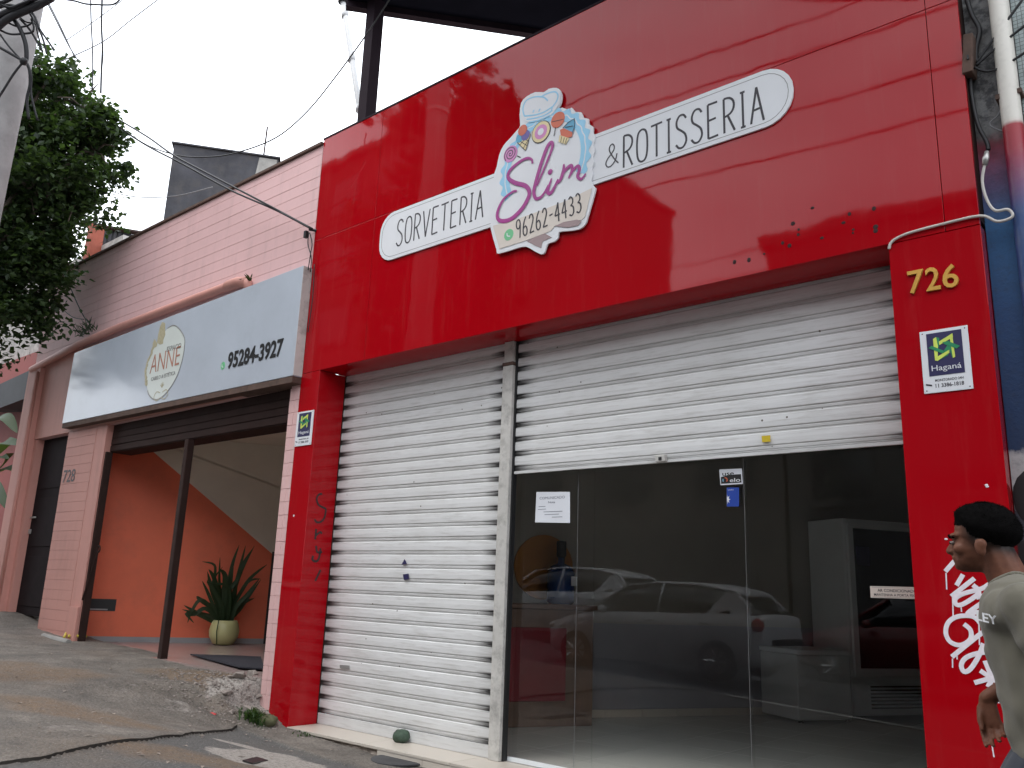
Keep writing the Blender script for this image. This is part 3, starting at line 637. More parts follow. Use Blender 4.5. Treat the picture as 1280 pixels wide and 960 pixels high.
# shutters
def slat_mesh(W, zs=.129):
    prof = [(0, 0), (0, .008), (-.005, .013), (-.005, .028), (-.001, .032), (-.001, .036), (-.0075, .041), (-.0095, .082), (-.0075, .123), (-.001, .129)]
    k = len(prof); xs = [0, .02, .1, .2, .35, W / 2, W - .35, W - .2, W - .1, W - .02, W]
    vs = [(x, p[0], p[1] * zs / .129) for x in xs for p in prof] + [(x, .008, z) for x in xs for z in (0, zs)]
    fs = []; uv = []
    n = len(xs); kb = n * k
    for i in range(n - 1):
        for j in range(k - 1): fs.append((i * k + j, (i + 1) * k + j, (i + 1) * k + j + 1, i * k + j + 1))
        fs.append((kb + i * 2, kb + i * 2 + 1, kb + i * 2 + 3, kb + i * 2 + 2))
        fs.append((i * k, kb + i * 2, kb + i * 2 + 2, (i + 1) * k)); fs.append((i * k + k - 1, (i + 1) * k + k - 1, kb + i * 2 + 3, kb + i * 2 + 1))
    m = bpy.data.meshes.new('slat'); m.from_pydata(vs, [], fs); m.update()
    L = m.uv_layers.new(name='UVMap')
    for p in m.polygons:
        for li in p.loop_indices:
            v = m.vertices[m.loops[li].vertex_index].co
            L.data[li].uv = (min(v.x, W - v.x) / .35, v.z / zs)
    m.materials.append(MATS['shutter']); return m
def shutter(label, x0, x1, z0, ztop, y, bar, group):
    t = thing('roller_shutter', label, 'shutter', ((x0 + x1) / 2, y, z0), group)
    W = x1 - x0; m = slat_mesh(W); z = z0 + bar; k = 0
    while z < ztop - .02:
        o = bpy.data.objects.new('slat', m); link(o, t, (x0, y + random.uniform(-.0015, .0015), z)); z += .129; k += 1
    # flat bottom rail
    b = MB().box(x0, x1, y - .014, y + .010, z0, z0 + bar - .006); o = b.build('bottom_rail', 'shutter', t, bevel=.002)
    L = o.data.uv_layers.new(name='UVMap')
    for p in o.data.polygons:
        for li in p.loop_indices:
            v = o.data.vertices[o.data.loops[li].vertex_index].co; L.data[li].uv = (min(v.x - x0, x1 - v.x) / .35, .6)
    return t
random.seed(2)
sl = shutter('fully lowered white roller shutter beside the left red pillar', -7.312, -4.985, -.008, FB, SO, .105, 'roller shutters of the red shop')
sr = shutter('half raised white roller shutter above the shop glass', -4.845, -1.50, 2.345, FB, SO + .004, .03, 'roller shutters of the red shop')
a, b = [(-3.347,2.371)][0]
lk = MB().box(a - .045, a + .045, SO - .05, SO - .012, b - .025, b + .03).build('lock', 'guide', sr, bevel=.006)
MB().box(a - .01, a + .015, SO - .056, SO - .0505, b - .012, b + .012).build('keyhole', 'black', lk)
post = thing('shutter_guide_post', 'worn white steel post between the two shutters', 'post', (-4.915, SO, -.01))
MB().box(-4.983, -4.865, SO - .055, SO + .03, -.009, 3.335).build('post_lower', 'guide', post, bevel=.004)
MB().box(-4.977, -4.871, SO - .05, SO + .03, 3.37, FB).build('post_upper', 'guide', post, bevel=.003)
MB().box(-4.987, -4.861, SO - .06, SO + .03, 3.338, 3.367).build('bracket', 'rust', post)
MB().box(-4.862, -4.846, SO - .02, SO + .03, -.009, FB).build('rubber_seal', 'black', post)
MB().box(-7.3175, -7.3125, SO - .02, SO + .03, -.009, FB).build('side_guide', 'dark_iron', sl)

def sticker(name, label, mat, pts, y, cat='sticker'):
    t = thing(name, label, cat, (pts[0][0], y, pts[0][1])); MB().prism(pts, y - .002, y).build('backing', mat, t); return t
st = [(-2.536,2.479),(-2.471,2.479),(-2.472,2.434),(-2.532,2.433)]
tag(MB().prism(st, SO - .020, SO - .0165).build('sticker', 'sticker_yellow'), 'tiny yellow sticker on the half raised shutter', 'sticker')
for px, lab in (([(-6.177,1.603),(-6.139,1.559),(-6.217,1.55)], 'upper dark blue scrap of sticker on the lowered shutter'), ([(-6.185,1.461),(-6.108,1.469),(-6.103,1.418),(-6.169,1.409)], 'lower dark blue scrap of sticker on the lowered shutter'), ([(-7.022,0.57),(-6.874,0.575),(-6.87,0.545),(-7.018,0.54)], 'faded grey sticker remnant low on the lowered shutter')):
    tag(MB().prism(px, SO - .0205, SO - .0168).build('sticker_scrap', 'sticker_navy' if 'blue' in lab else 'print_greyline'), lab, 'sticker')

# storefront glass
GY = .43
gf = thing('glass_storefront', 'frameless glass panes of the shop under the raised shutter', 'shop window', (-3.2, GY, 0))
for x0, x1, y in ((-4.86, -4.03, GY), (-4.06, -2.715, GY + .03), (-2.71, -1.49, GY)):
    MB().box(x0, x1, y, y + .01, .004, 2.9).build('glass_pane', 'glass', gf)
for x, y in ((-4.195, GY - .004), (-2.72, GY - .003)): MB().box(x - .0014, x + .0014, y - .002, y, .01, 2.9).build('pane_edge_strip', 'cable_grey', gf)
MB().box(-4.86, -1.49, GY - .03, GY - .004, -.0095, .022).build('floor_rail', 'appliance', gf)
pa = [(-4.644,2.187),(-4.284,2.171),(-4.277,1.912),(-4.65,1.926)]
nt_ = thing('paper_notice', 'white printed paper notice taped inside the shop glass', 'notice', (pa[0][0], GY, pa[0][1]))
MB().prism(pa, GY - .004, GY - .002).build('sheet', 'paper', nt_)
x0, x1 = pa[3][0], pa[1][0]; zt, zb = pa[0][1], pa[3][1]; ww, hh = x1 - x0, zt - zb
text('COMUNICADO', 'heading', 'ink', nt_, x0 + ww * .12, zt - hh * .26, ww * .74, hh * .085, GY - .005, depth=.0004)
text('Nota', 'heading', 'ink', nt_, x0 + ww * .38, zt - hh * .40, ww * .2, hh * .07, GY - .005, depth=.0004)
ln = MB()
for k, (f0, f1) in enumerate(((.1, .3), (.08, .32), (.25, .8), (.28, .7), (.5, .8))): ln.box(x0 + ww * f0, x0 + ww * f1, GY - .0052, GY - .0045, zt - hh * (.5 + .09 * k), zt - hh * (.5 + .09 * k) + hh * .018)
tag(ln.build('print_lines', 'ink', nt_), kind='stuff')
q = [(-2.912,2.274),(-2.733,2.27),(-2.729,2.158),(-2.904,2.157)]
e = thing('card_sticker', 'white and black card sticker reading use elo high on the glass', 'sticker', (q[0][0], GY, q[0][1]))
MB().prism(q, GY - .0035, GY - .0015).build('backing', 'paper', e)
q2 = [(-2.899,2.217),(-2.827,2.23),(-2.74,2.229),(-2.737,2.168),(-2.899,2.167)]
MB().prism(q2, GY - .005, GY - .0036).build('black_field', 'black', e)
t0, t1 = [(-2.887,2.224),(-2.795,2.223)]; text('use', 'lettering', 'black', e, t0[0], t0[1], t1[0] - t0[0], .022, GY - .0045, .0, .01, depth=.0006)
t0, t1 = [(-2.828,2.175),(-2.746,2.176)]; text('elo', 'lettering', 'white_print', e, t0[0], t0[1], t1[0] - t0[0], .028, GY - .006, .0, .005, depth=.0006)
c = [(-2.866,2.193)][0]; b = MB(); stroke(b, [(c[0] + .017 * math.cos(k * .5 - .8), c[1] + .017 * math.sin(k * .5 - .8)) for k in range(6)], .008, GY - .006); b.build('emblem_arc', 'print_orange', e)
b = MB(); stroke(b, [(c[0] + .017 * math.cos(k * .4 + 2.6), c[1] + .017 * math.sin(k * .4 + 2.6)) for k in range(4)], .007, GY - .006); b.build('emblem_arc', 'print_sky', e)
q = [(-2.855,2.138),(-2.759,2.133),(-2.763,1.996),(-2.858,1.999)]
e = sticker('star_sticker', 'small blue sticker with pale star burst under the card sticker', 'sticker_blue', q, GY - .0015)
c = [(-2.854,2.05)][0]; rr = .028
pts = []
for k in range(-4, 5):
    a = k * math.pi / 8; r = rr * (1 if k % 2 == 0 else .45); pts.append((c[0] + r * math.cos(a), c[1] + r * 1.3 * math.sin(a)))
MB().prism(pts, GY - .0055, GY - .0037).build('star', 'logo_lime' if 0 else 'white_print', e)
t0 = [(-2.846,2.115)][0]; text('cielo', 'lettering', 'white_print', e, t0[0], t0[1], .045, .010, GY - .004, depth=.0004)
q = [(-1.877,1.458),(-1.594,1.47),(-1.6,1.39),(-1.877,1.386)]
x0, x1 = q[0][0], q[0][0] + .35; zt = q[0][1]; zb = q[3][1]
e = thing('door_sticker', 'long cream sticker about air conditioning on the right pane', 'sticker', (x0, GY, zb))
MB().box(x0, x1, GY - .0035, GY - .0015, zb, zt).build('backing', 'print_beige', e); h_ = zt - zb
text('AR CONDICIONADO', 'lettering', 'print_ink', e, x0 + .045, zb + h_ * .52, .235, h_ * .26, GY - .0042, 0, .012, depth=.0004)
text('MANTENHA A PORTA FECHADA', 'lettering', 'print_ink', e, x0 + .022, zb + h_ * .17, .31, h_ * .22, GY - .0042, 0, .012, depth=.0004)
b = MB()
for z in (zb + h_ * .08, zb + h_ * .9): b.box(x0 + .012, x1 - .012, GY - .0042, GY - .0036, z - .001, z + .001)
b.build('border', 'print_greyline', e)

# shop interior
def wobj(name, s0, s1, d0, d1, z0, z1, mat, parent, bevel=.006):
    return fixn(wbox(MB(), s0, s1, d0, d1, z0, z1).build(name, mat, parent, bevel=bevel))
fs, fd = 5.34, .62
ch = thing('chest_freezer', 'low white chest freezer standing before the tall fridge inside the shop', 'freezer', wp(5.6, .3, 0))
wobj('body', 5.22, 5.98, .02, .70, .03, .74, 'appliance', ch, .012); wobj('lid', 5.21, 5.99, .015, .715, .745, .80, 'appliance', ch, .012)
for s_ in (5.26, 5.92): wobj('foot', s_, s_ + .04, .64, .68, .001, .03, 'dark_iron', ch, 0)
fr = thing('display_fridge', 'tall grey display fridge with dark glass door at the back', 'fridge', wp(6.7, .3, 0))
wobj('cabinet', 6.02, 7.35, .02, .66, .06, 2.36, 'appliance', fr, .015)
wobj('door_frame', 6.06, 7.31, .662, .70, .50, 2.30, 'appliance', fr, .008); wobj('door_glass', 6.14, 7.24, .702, .712, .60, 2.24, 'fridge_glass', fr, 0)
for k in range(7): wobj('vent_slot', 6.30, 7.20, .662, .668, .14 + k * .04, .155 + k * .04, 'dark_iron', fr, 0)
wobj('door_label', 6.16, 6.36, .714, .716, 1.80, 2.02, 'sticker_navy', fr, 0)
ct = thing('counter', 'brown wooden counter with wine red panel inside the shop at left', 'counter', wp(2.0, .3, 0))
wobj('carcass', .9, 2.70, .02, .56, .001, 1.17, 'brown_wood', ct); wobj('counter_top', .87, 2.73, .015, .60, 1.172, 1.22, 'brown_wood', ct, .004)
wobj('front_panel', 1.35, 2.38, .562, .575, .25, .98, 'wine_panel', ct)
def wlathe(name, prof, s, d, z, mat, parent): return MB().lathe(prof, wp(s, d, z), 20).build(name, mat, parent, True)
wd = thing('water_dispenser', 'blue water bottle dispenser standing on the brown counter', 'water dispenser', wp(2.42, .3, 1.221))
wlathe('bottle', [(.02, 0), (.13, .0), (.155, .03), (.155, .33), (.12, .40), (.04, .44), (.04, .50)], 2.42, .3, 1.222, 'bottle_blue', wd)
wlathe('pump', [(.045, 0), (.055, .02), (.055, .16), (.05, .18)], 2.42, .3, 1.723, 'black', wd); wobj('label', 2.48, 2.55, .44, .452, 1.42, 1.52, 'paper', wd, 0)
dp = thing('wall_disc', 'round orange disc hung on the shop wall behind the water bottle', 'wall decoration', wp(2.3, 0, 1.2))
bm_ = MB(); n = 28
vs = [Vector(wp(2.33 + .36 * math.cos(2 * math.pi * k / n), .004, 1.62 + .36 * math.sin(2 * math.pi * k / n))) for k in range(n)]; off = Vector((n2.x, n2.y, 0)) * .02
bm_.add(vs + [v + off for v in vs], [tuple(range(n)), tuple(range(2 * n - 1, n - 1, -1))] + [(k, (k + 1) % n, (k + 1) % n + n, k + n) for k in range(n)])
fixn(bm_.build('disc', 'disc_orange', dp))

# ------------------------------------------------------------------ shop sign
sg = thing('shop_sign', 'white lettered shop sign with round sweets badge on the red fascia', 'sign', (-4.3, 0, 4.6))
def pill(x0, x1, z0, z1, rl, rr):
    p = []
    for (cx, cz, a0, r) in ((x1 - rr, z0 + rr, -90, rr), (x1 - rr, z1 - rr, 0, rr), (x0 + rl, z1 - rl, 90, rl), (x0 + rl, z0 + rl, 180, rl)):
        p += [(cx + r * math.cos(R(a0 + k * 15)), cz + r * math.sin(R(a0 + k * 15))) for k in range(7)]
    return p
b1 = MB().prism(pill(-6.475, -4.35, 4.575, 5.105, .2, .02), -.018, -.003).build('left_banner', 'white_print', sg)
b2 = MB().prism(pill(-4.32, -2.05, 4.655, 5.115, .02, .22), -.018, -.003).build('right_banner', 'white_print', sg)
for pl, par in ((pill(-6.44, -4.4, 4.61, 5.07, .18, .02), b1), (pill(-4.3, -2.085, 4.69, 5.08, .02, .19), b2)):
    b = MB(); stroke(b, pl + pl[:1], .006, -.0185, smooth=False); b.build('border_line', 'print_greyline', par)
b = MB(); lettering(b, 'SORVETERIA', -6.215, 4.70, 1.20, .285, -.019, .018); b.build('lettering', 'print_ink', b1)
b = MB(); lettering(b, 'ROTISSERIA', -3.485, 4.715, 1.215, .285, -.019, .020); b.build('lettering', 'print_ink', b2)
b = MB(); lettering(b, '&', -3.655, 4.765, .13, .20, -.020, .013); b.build('lettering', 'print_ink', b2)
OUT = [(-4.908,4.584),(-4.875,4.632),(-4.885,4.816),(-4.889,4.971),(-4.885,5.087),(-4.856,5.156),(-4.833,5.266),(-4.783,5.348),(-4.703,5.399),(-4.625,5.45),(-4.587,5.486),(-4.601,5.599),(-4.583,5.711),(-4.523,5.758),(-4.421,5.764),(-4.32,5.725),(-4.266,5.737),(-4.178,5.713),(-4.13,5.665),(-4.111,5.591),(-4.13,5.522),(-4.159,5.489),(-4.108,5.49),(-4.044,5.447),(-4.002,5.45),(-3.96,5.394),(-3.898,5.366),(-3.873,5.307),(-3.82,5.275),(-3.815,5.222),(-3.771,5.185),(-3.77,5.125),(-3.748,5.081),(-3.766,5.016),(-3.748,4.956),(-3.771,4.911),(-3.756,4.844),(-3.779,4.798),(-3.768,4.742),(-3.783,4.694),(-3.767,4.645),(-3.741,4.612),(-3.742,4.577),(-3.811,4.372),(-3.839,4.311),(-3.897,4.283),(-4.016,4.297),(-4.108,4.312),(-4.117,4.262),(-4.157,4.237),(-4.229,4.233),(-4.258,4.165),(-4.3,4.157),(-4.386,4.213),(-4.475,4.271),(-4.585,4.279),(-4.787,4.279),(-4.817,4.326)]
badge = MB().prism(smooth_line(OUT, 2, True), -.034, -.0195).build('badge', 'white_print', sg)
YB = -.0345
RC = [(-4.294,5.006)][0]; RR = .50
n = 132; ro = []; ri = []
for k in range(n + 1):
    a = R(-28) + (R(208) - R(-28)) * k / n
    o_ = RR * (1 + .035 * math.sin(a * 26)); ro.append((RC[0] + o_ * math.cos(a), RC[1] + o_ * math.sin(a))); ri.append((RC[0] + RR * .80 * math.cos(a), RC[1] + RR * .80 * math.sin(a)))
m_ = MB()
for k in range(n): m_.add([(ro[k][0], YB - .002, ro[k][1]), (ro[k + 1][0], YB - .002, ro[k + 1][1]), (ri[k + 1][0], YB - .002, ri[k + 1][1]), (ri[k][0], YB - .002, ri[k][1])], [(0, 3, 2, 1)])
m_.build('doily_ring', 'print_sky', badge)
b = MB(); stroke(b, [((p[0] + RC[0]) / 2 + (q[0] - RC[0]) / 2, (p[1] + q[1]) / 2) for p, q in zip(ro[::4], ri[::4])], .012, YB - .0025); b.build('ring_line', 'white_print', badge)
HB = [(-4.567,5.557),(-4.592,5.606),(-4.583,5.711),(-4.521,5.753),(-4.421,5.754),(-4.317,5.714),(-4.261,5.726),(-4.182,5.703),(-4.138,5.659),(-4.124,5.596),(-4.143,5.531),(-4.185,5.486),(-4.225,5.462),(-4.322,5.455),(-4.478,5.473)]
MB().prism(smooth_line(HB, 2, True), YB - .0045, YB - .003).build('hat_fill', 'white_print', badge)
b = MB()
for L in ([(-4.536,5.56),(-4.557,5.642),(-4.521,5.712),(-4.42,5.712),(-4.318,5.67),(-4.266,5.615)], [(-4.352,5.683),(-4.282,5.691),(-4.194,5.677),(-4.154,5.631),(-4.166,5.574),(-4.212,5.53),(-4.219,5.498)], [(-4.536,5.56),(-4.413,5.527),(-4.302,5.517),(-4.216,5.535)], [(-4.507,5.516),(-4.412,5.495),(-4.301,5.482),(-4.211,5.499)], [(-4.483,5.478),(-4.366,5.456),(-4.235,5.458)], [(-4.436,5.559),(-4.424,5.581)], [(-4.369,5.544),(-4.352,5.566)]): stroke(b, L, .016, YB - .0055)
b.build('hat_outline', 'print_sky', badge)
MB().prism([(-4.867,4.567),(-4.597,4.557),(-4.314,4.563),(-4.043,4.577),(-3.77,4.617),(-3.836,4.379),(-3.869,4.357),(-4.018,4.385),(-4.157,4.374),(-4.193,4.343),(-4.477,4.323),(-4.776,4.32)], YB - .004, YB - .0022).build('ribbon', 'print_beige', badge)
MB().prism([(-4.459,4.315),(-4.275,4.349),(-4.183,4.282),(-4.282,4.268),(-4.297,4.21),(-4.367,4.253)], YB - .003, YB - .001).build('ribbon_fold', 'print_taupe', badge)
MB().prism([(-4.151,4.376),(-4.059,4.387),(-3.918,4.372),(-3.869,4.345),(-3.907,4.315),(-4.017,4.327)], YB - .0055, YB - .0042).build('ribbon_fold', 'print_taupe', badge)
b = MB()
fat = lambda t: .55 + .75 * math.sin(math.pi * min(1, max(0, t)))
stroke(b, [(-4.422,5.047),(-4.432,5.09),(-4.498,5.122),(-4.609,5.101),(-4.696,5.052),(-4.698,4.987),(-4.617,4.919),(-4.498,4.855),(-4.447,4.787),(-4.458,4.722),(-4.529,4.637),(-4.638,4.578),(-4.733,4.577),(-4.8,4.61),(-4.819,4.668),(-4.797,4.734),(-4.74,4.801),(-4.643,4.837),(-4.593,4.83)], .038, YB - .007, taper=fat, thick=.05)
stroke(b, [(-4.361,4.814),(-4.284,4.957),(-4.216,5.092),(-4.198,5.155),(-4.218,5.185),(-4.26,5.15),(-4.318,5.023),(-4.375,4.855),(-4.394,4.764),(-4.37,4.695),(-4.314,4.69),(-4.272,4.725),(-4.232,4.783)], .034, YB - .0068, taper=fat, thick=.05)
stroke(b, [(-4.199,4.835),(-4.231,4.753),(-4.236,4.711),(-4.2,4.7),(-4.159,4.75),(-4.127,4.806)], .032, YB - .0066, taper=fat, thick=.05)
stroke(b, [(-4.069,4.929),(-4.071,4.872),(-4.098,4.799),(-4.131,4.767)], .032, YB - .0065, taper=fat, thick=.05); stroke(b, [(-4.118,4.778),(-4.055,4.863),(-3.994,4.891),(-3.981,4.847),(-4.016,4.779)], .030, YB - .0063, taper=fat, thick=.05)
stroke(b, [(-4.016,4.779),(-3.964,4.842),(-3.917,4.863),(-3.904,4.819),(-3.919,4.767),(-3.882,4.731),(-3.835,4.766)], .030, YB - .0061, taper=fat, thick=.05)
c = [(-4.218,4.903)][0]; b.ell((c[0], YB - .006, c[1]), (.026, .003, .026), 12, 6)
b.build('script_lettering', 'print_magenta', badge)
p0, p1 = [(-4.577,4.363),(-3.87,4.433)]
b = MB(); lettering(b, '96262-4433', p0[0], p0[1], math.dist(p0, p1), .178, YB - .0055, .0155, math.atan2(p1[1] - p0[1], p1[0] - p0[0]), .30); b.build('phone_lettering', 'print_ink', badge)
def dd(px, r, mat, nm, Y, par=badge):
    return disc(MB(), px, r, r, Y).build(nm, mat, par)
c = [(-4.67,4.429)][0]; ic = dd(c, .054, 'print_green', 'phone_icon', YB - .006)
b = MB(); stroke(b, [(c[0] - .02, c[1] + .02), (c[0] - .014, c[1] - .008), (c[0] + .018, c[1] - .02)], .012, YB - .0065); b.build('handset', 'white_print', ic)
sw = thing  # sweets drawn on the badge
c = [(-4.689,5.23)][0]; l1 = dd(c, .082, 'print_pink', 'lollipop', YB - .0045)
b = MB(); stroke(b, [(c[0] + .075 * (k / 22) * math.cos(k * .75), c[1] + .075 * (k / 22) * math.sin(k * .75)) for k in range(23)], .010, YB - .005); stroke(b, [(-4.606,5.182),(-4.564,5.153)], .012, YB - .005, smooth=False); b.build('swirl', 'print_ink', l1)
MB().prism([(-4.612,5.319),(-4.455,5.353),(-4.508,5.202)], YB - .0045, YB - .003).build('ice_cream_cone', 'print_cone', badge)
b = MB()
for L in ([(-4.612,5.319),(-4.508,5.202)], [(-4.508,5.202),(-4.455,5.353)], [(-4.573,5.316),(-4.491,5.246)], [(-4.528,5.33),(-4.475,5.283)], [(-4.579,5.283),(-4.484,5.343)], [(-4.536,5.236),(-4.467,5.315)]): stroke(b, L, .008, YB - .0048, smooth=False)
b.build('cone_lattice', 'print_ink', badge)
for px, r, mt, k in (([(-4.582,5.354)][0], .046, 'print_blue', 0), ([(-4.514,5.358)][0], .050, 'print_purple', 1), ([(-4.55,5.421)][0], .053, 'print_orange', 2)): dd(px, r, mt, 'ice_cream_scoop', YB - .005 - k * .0016)
c = [(-4.335,5.33)][0]; d0 = dd(c, .108, 'print_ink', 'doughnut', YB - .0045); dd(c, .100, 'print_cone', 'dough', YB - .006, d0); dd(c, .070, 'print_pink', 'icing', YB - .0075, d0); dd(c, .034, 'white_print', 'hole', YB - .009, d0)
c = [(-4.148,5.383)][0]; l2 = dd(c, .076, 'print_orange', 'lollipop', YB - .0055); b = MB(); stroke(b, [(-4.171,5.32),(-4.186,5.237)], .010, YB - .0052, smooth=False); stroke(b, [(-4.212,5.385),(-4.084,5.364)], .008, YB - .006, smooth=False); b.build('stick', 'print_ink', l2)
MB().prism([(-4.09,5.279),(-4.03,5.313),(-3.963,5.326),(-3.961,5.255),(-3.984,5.19)], YB - .0055, YB - .004).build('cupcake_cream', 'print_blue', badge)
MB().prism([(-4.119,5.274),(-4.077,5.274),(-3.98,5.2),(-3.988,5.162),(-4.037,5.168),(-4.109,5.215)], YB - .007, YB - .0056).build('cupcake_icing', 'print_orange', badge)
MB().prism([(-4.122,5.223),(-4.016,5.157),(-4.052,5.11),(-4.133,5.163)], YB - .0085, YB - .0071).build('cupcake_case', 'print_cone', badge)
b = MB()
for L in ([(-4.09,5.279),(-4.03,5.313),(-3.963,5.326),(-3.961,5.255),(-3.984,5.19)], [(-4.061,5.276),(-3.978,5.261)], [(-4.096,5.201),(-4.108,5.149)], [(-4.067,5.181),(-4.082,5.131)], [(-4.041,5.165),(-4.061,5.115)]): stroke(b, L, .007, YB - .0088, smooth=False)
b.build('cupcake_lines', 'print_ink', badge)

# house number, security plates, spray lettering
hn = thing('house_number', 'raised gold house number on the right red pillar', 'house number', (-1.4, 0, 3.2))
for s_, px in (('7', [(-1.392,3.203),(-1.295,3.204)]), ('2', [(-1.291,3.203),(-1.206,3.201)]), ('6', [(-1.197,3.202),(-1.105,3.195)])):
    text(s_, 'digit', 'gold', hn, px[0][0], (px[0][1] + px[1][1]) / 2, (px[1][0] - px[0][0]) * .95, .148, -.010, 0, .01, depth=.008)
EMB = [('logo_green', [(0.346, 0.88), (0.408, 0.859), (0.391, 0.713), (0.334, 0.706)]), ('logo_green', [(0.327, 0.491), (0.559, 0.564), (0.606, 0.639), (0.646, 0.511), (0.699, 0.522), (0.64, 0.798)]), ('logo_lime', [(0.279, 0.854), (0.346, 0.88), (0.369, 0.736), (0.337, 0.496), (0.286, 0.509)]), ('logo_lime', [(0.397, 0.8), (0.688, 0.902), (0.692, 0.839), (0.403, 0.745)]), ('logo_lime', [(0.682, 0.886), (0.703, 0.525), (0.655, 0.51), (0.629, 0.813)]), ('logo_lime', [(0.317, 0.555), (0.594, 0.646), (0.592, 0.6), (0.335, 0.494)]), ('logo_green', [(0.468, 0.781), (0.586, 0.788), (0.818, 0.685), (0.745, 0.65), (0.512, 0.743)]), ('logo_green', [(0.174, 0.718), (0.245, 0.75), (0.502, 0.633), (0.446, 0.603)])]
def plate(label, x0, x1, z0, z1, group=None):
    t = thing('security_plate', label, 'sign', (x0, 0, z0), group); W = x1 - x0; H = z1 - z0
    MB().box(x0, x1, -.008, -.002, z0, z1).build('plate', 'white_print', t, bevel=.001)
    fx0, fx1, fz0, fz1 = x0 + W * .14, x1 - W * .13, z0 + H * .265, z1 - H * .05
    fld = MB().box(fx0, fx1, -.0100, -.0085, fz0, fz1).build('navy_field', 'sticker_navy', t)
    cx, cz = (fx0 + fx1) / 2, fz0 + (fz1 - fz0) * .60; r = W * .30
    for k, (mt, q) in enumerate(EMB):
        MB().prism([(x0 + W * a, z0 + H * b_) for a, b_ in q], -.0106 - .0004 * (k + 1), -.0102).build('emblem_bar', mt, fld)
    text('Haganá', 'name_lettering', 'white_print', fld, fx0 + W * .06, fz0 + H * .05, (fx1 - fx0) - W * .12, H * .115, -.0106, 0, .0, depth=.0005)
    text('MONITORADO 24H', 'lettering', 'print_ink', t, x0 + W * .25, z0 + H * .17, W * .58, H * .04, -.0086, 0, .01, depth=.0005)
    text('11 3386-1818', 'lettering', 'print_ink', t, x0 + W * .25, z0 + H * .075, W * .58, H * .062, -.0086, 0, .02, depth=.0005)
    MB().prism([(x0 + W * .05, z0 + H * .155), (x0 + W * .18, z0 + H * .13), (x0 + W * .175, z0 + H * .105), (x0 + W * .06, z0 + H * .125)], -.0095, -.0082).build('camera_icon', 'print_ink', t)
    for fx in (.06, .94):
        for fz in (.04, .96): MB().ell((x0 + W * fx, -.0082, z0 + H * fz), (W * .014, .002, W * .014), 8, 5).build('rivet', 'dark_iron', t)
plate('white and navy security plate on the right red pillar under the house number', -1.352, -1.088, 2.572, 2.955)
lp = [(-7.65,3.133),(-7.36,3.128),(-7.36,2.759),(-7.641,2.76)]
plate('white and navy security plate on the left red pillar by the pink column', lp[3][0], lp[1][0] + .01, lp[3][1], lp[0][1])
wg = thing('white_graffiti', 'dripping white spray tag on the right red pillar beside the walking person', 'graffiti', (-1.2, 0, 1.3))
for k, L in enumerate(([(-1.319,1.54),(-1.267,1.598)], [(-1.267,1.464),(-1.229,1.525)], [(-1.298,1.404),(-1.173,1.505)], [(-1.184,1.469),(-1.157,1.429),(-1.237,1.367),(-1.276,1.361),(-1.278,1.393),(-1.233,1.422),(-1.14,1.451),(-1.094,1.479),(-1.11,1.426),(-1.174,1.402)], [(-1.119,1.394),(-1.21,1.327),(-1.219,1.31),(-1.169,1.325),(-1.163,1.278),(-1.062,1.345)], [(-1.246,1.258),(-1.216,1.228),(-1.22,1.18),(-1.27,1.145),(-1.322,1.158),(-1.342,1.205),(-1.325,1.262),(-1.273,1.297),(-1.198,1.3),(-1.161,1.262)], [(-1.321,1.079),(-1.192,1.19),(-1.098,1.265)], [(-1.158,1.161),(-1.185,1.096),(-1.233,1.023),(-1.267,1.007),(-1.276,1.043),(-1.245,1.084),(-1.169,1.113),(-1.082,1.119)], [(-1.158,1.072),(-1.136,1)], [(-1.219,0.953),(-1.107,0.995)], [(-1.185,1.019),(-1.096,0.958)], [(-1.155,0.937),(-1.105,1.026)])):
    b = MB(); stroke(b, L, .028, -.001 - k * .0003, thick=.06); b.build('spray_line', 'spray_white', wg)
for L in ([(-1.316,1.532),(-1.319,1.441)], [(-1.292,1.401),(-1.298,1.287)], [(-1.253,1.362),(-1.253,1.322)], [(-1.319,1.071),(-1.322,1.022)], [(-1.293,1.112),(-1.296,1.068)], [(-1.171,1.262),(-1.178,1.151)], [(-1.087,0.906),(-1.088,0.866)], [(-1.11,0.881),(-1.111,0.86)], [(-1.162,0.651),(-1.157,0.587)]):
    b = MB(); stroke(b, L, .008, -.001, smooth=False, thick=.1); b.build('drip', 'spray_white', wg)
kg = thing('black_graffiti', 'thin black scrawled letters on the left red pillar return', 'graffiti', (-7.33, 0, 1.9))
for L in ([(0.167,2.26),(0.128,2.25),(0.104,2.202),(0.134,2.144),(0.198,2.12),(0.232,2.104),(0.225,2.025),(0.19,1.977),(0.135,1.963),(0.1,1.991)], [(0.13,1.895),(0.132,1.851),(0.131,1.787)], [(0.134,1.825),(0.185,1.867),(0.208,1.85)], [(0.149,1.725),(0.171,1.662),(0.231,1.666)], [(0.208,1.703),(0.199,1.601),(0.163,1.567),(0.117,1.584),(0.125,1.622)], [(0.232,1.486),(0.177,1.371)]):
    b = MB(); L2 = smooth_line(L, 4) if len(L) > 2 else L
    b.tube([(-7.3165, p[0], p[1]) for p in L2], .0115, 6, True, (0, .1)); b.build('pen_line', 'black_paint', kg)

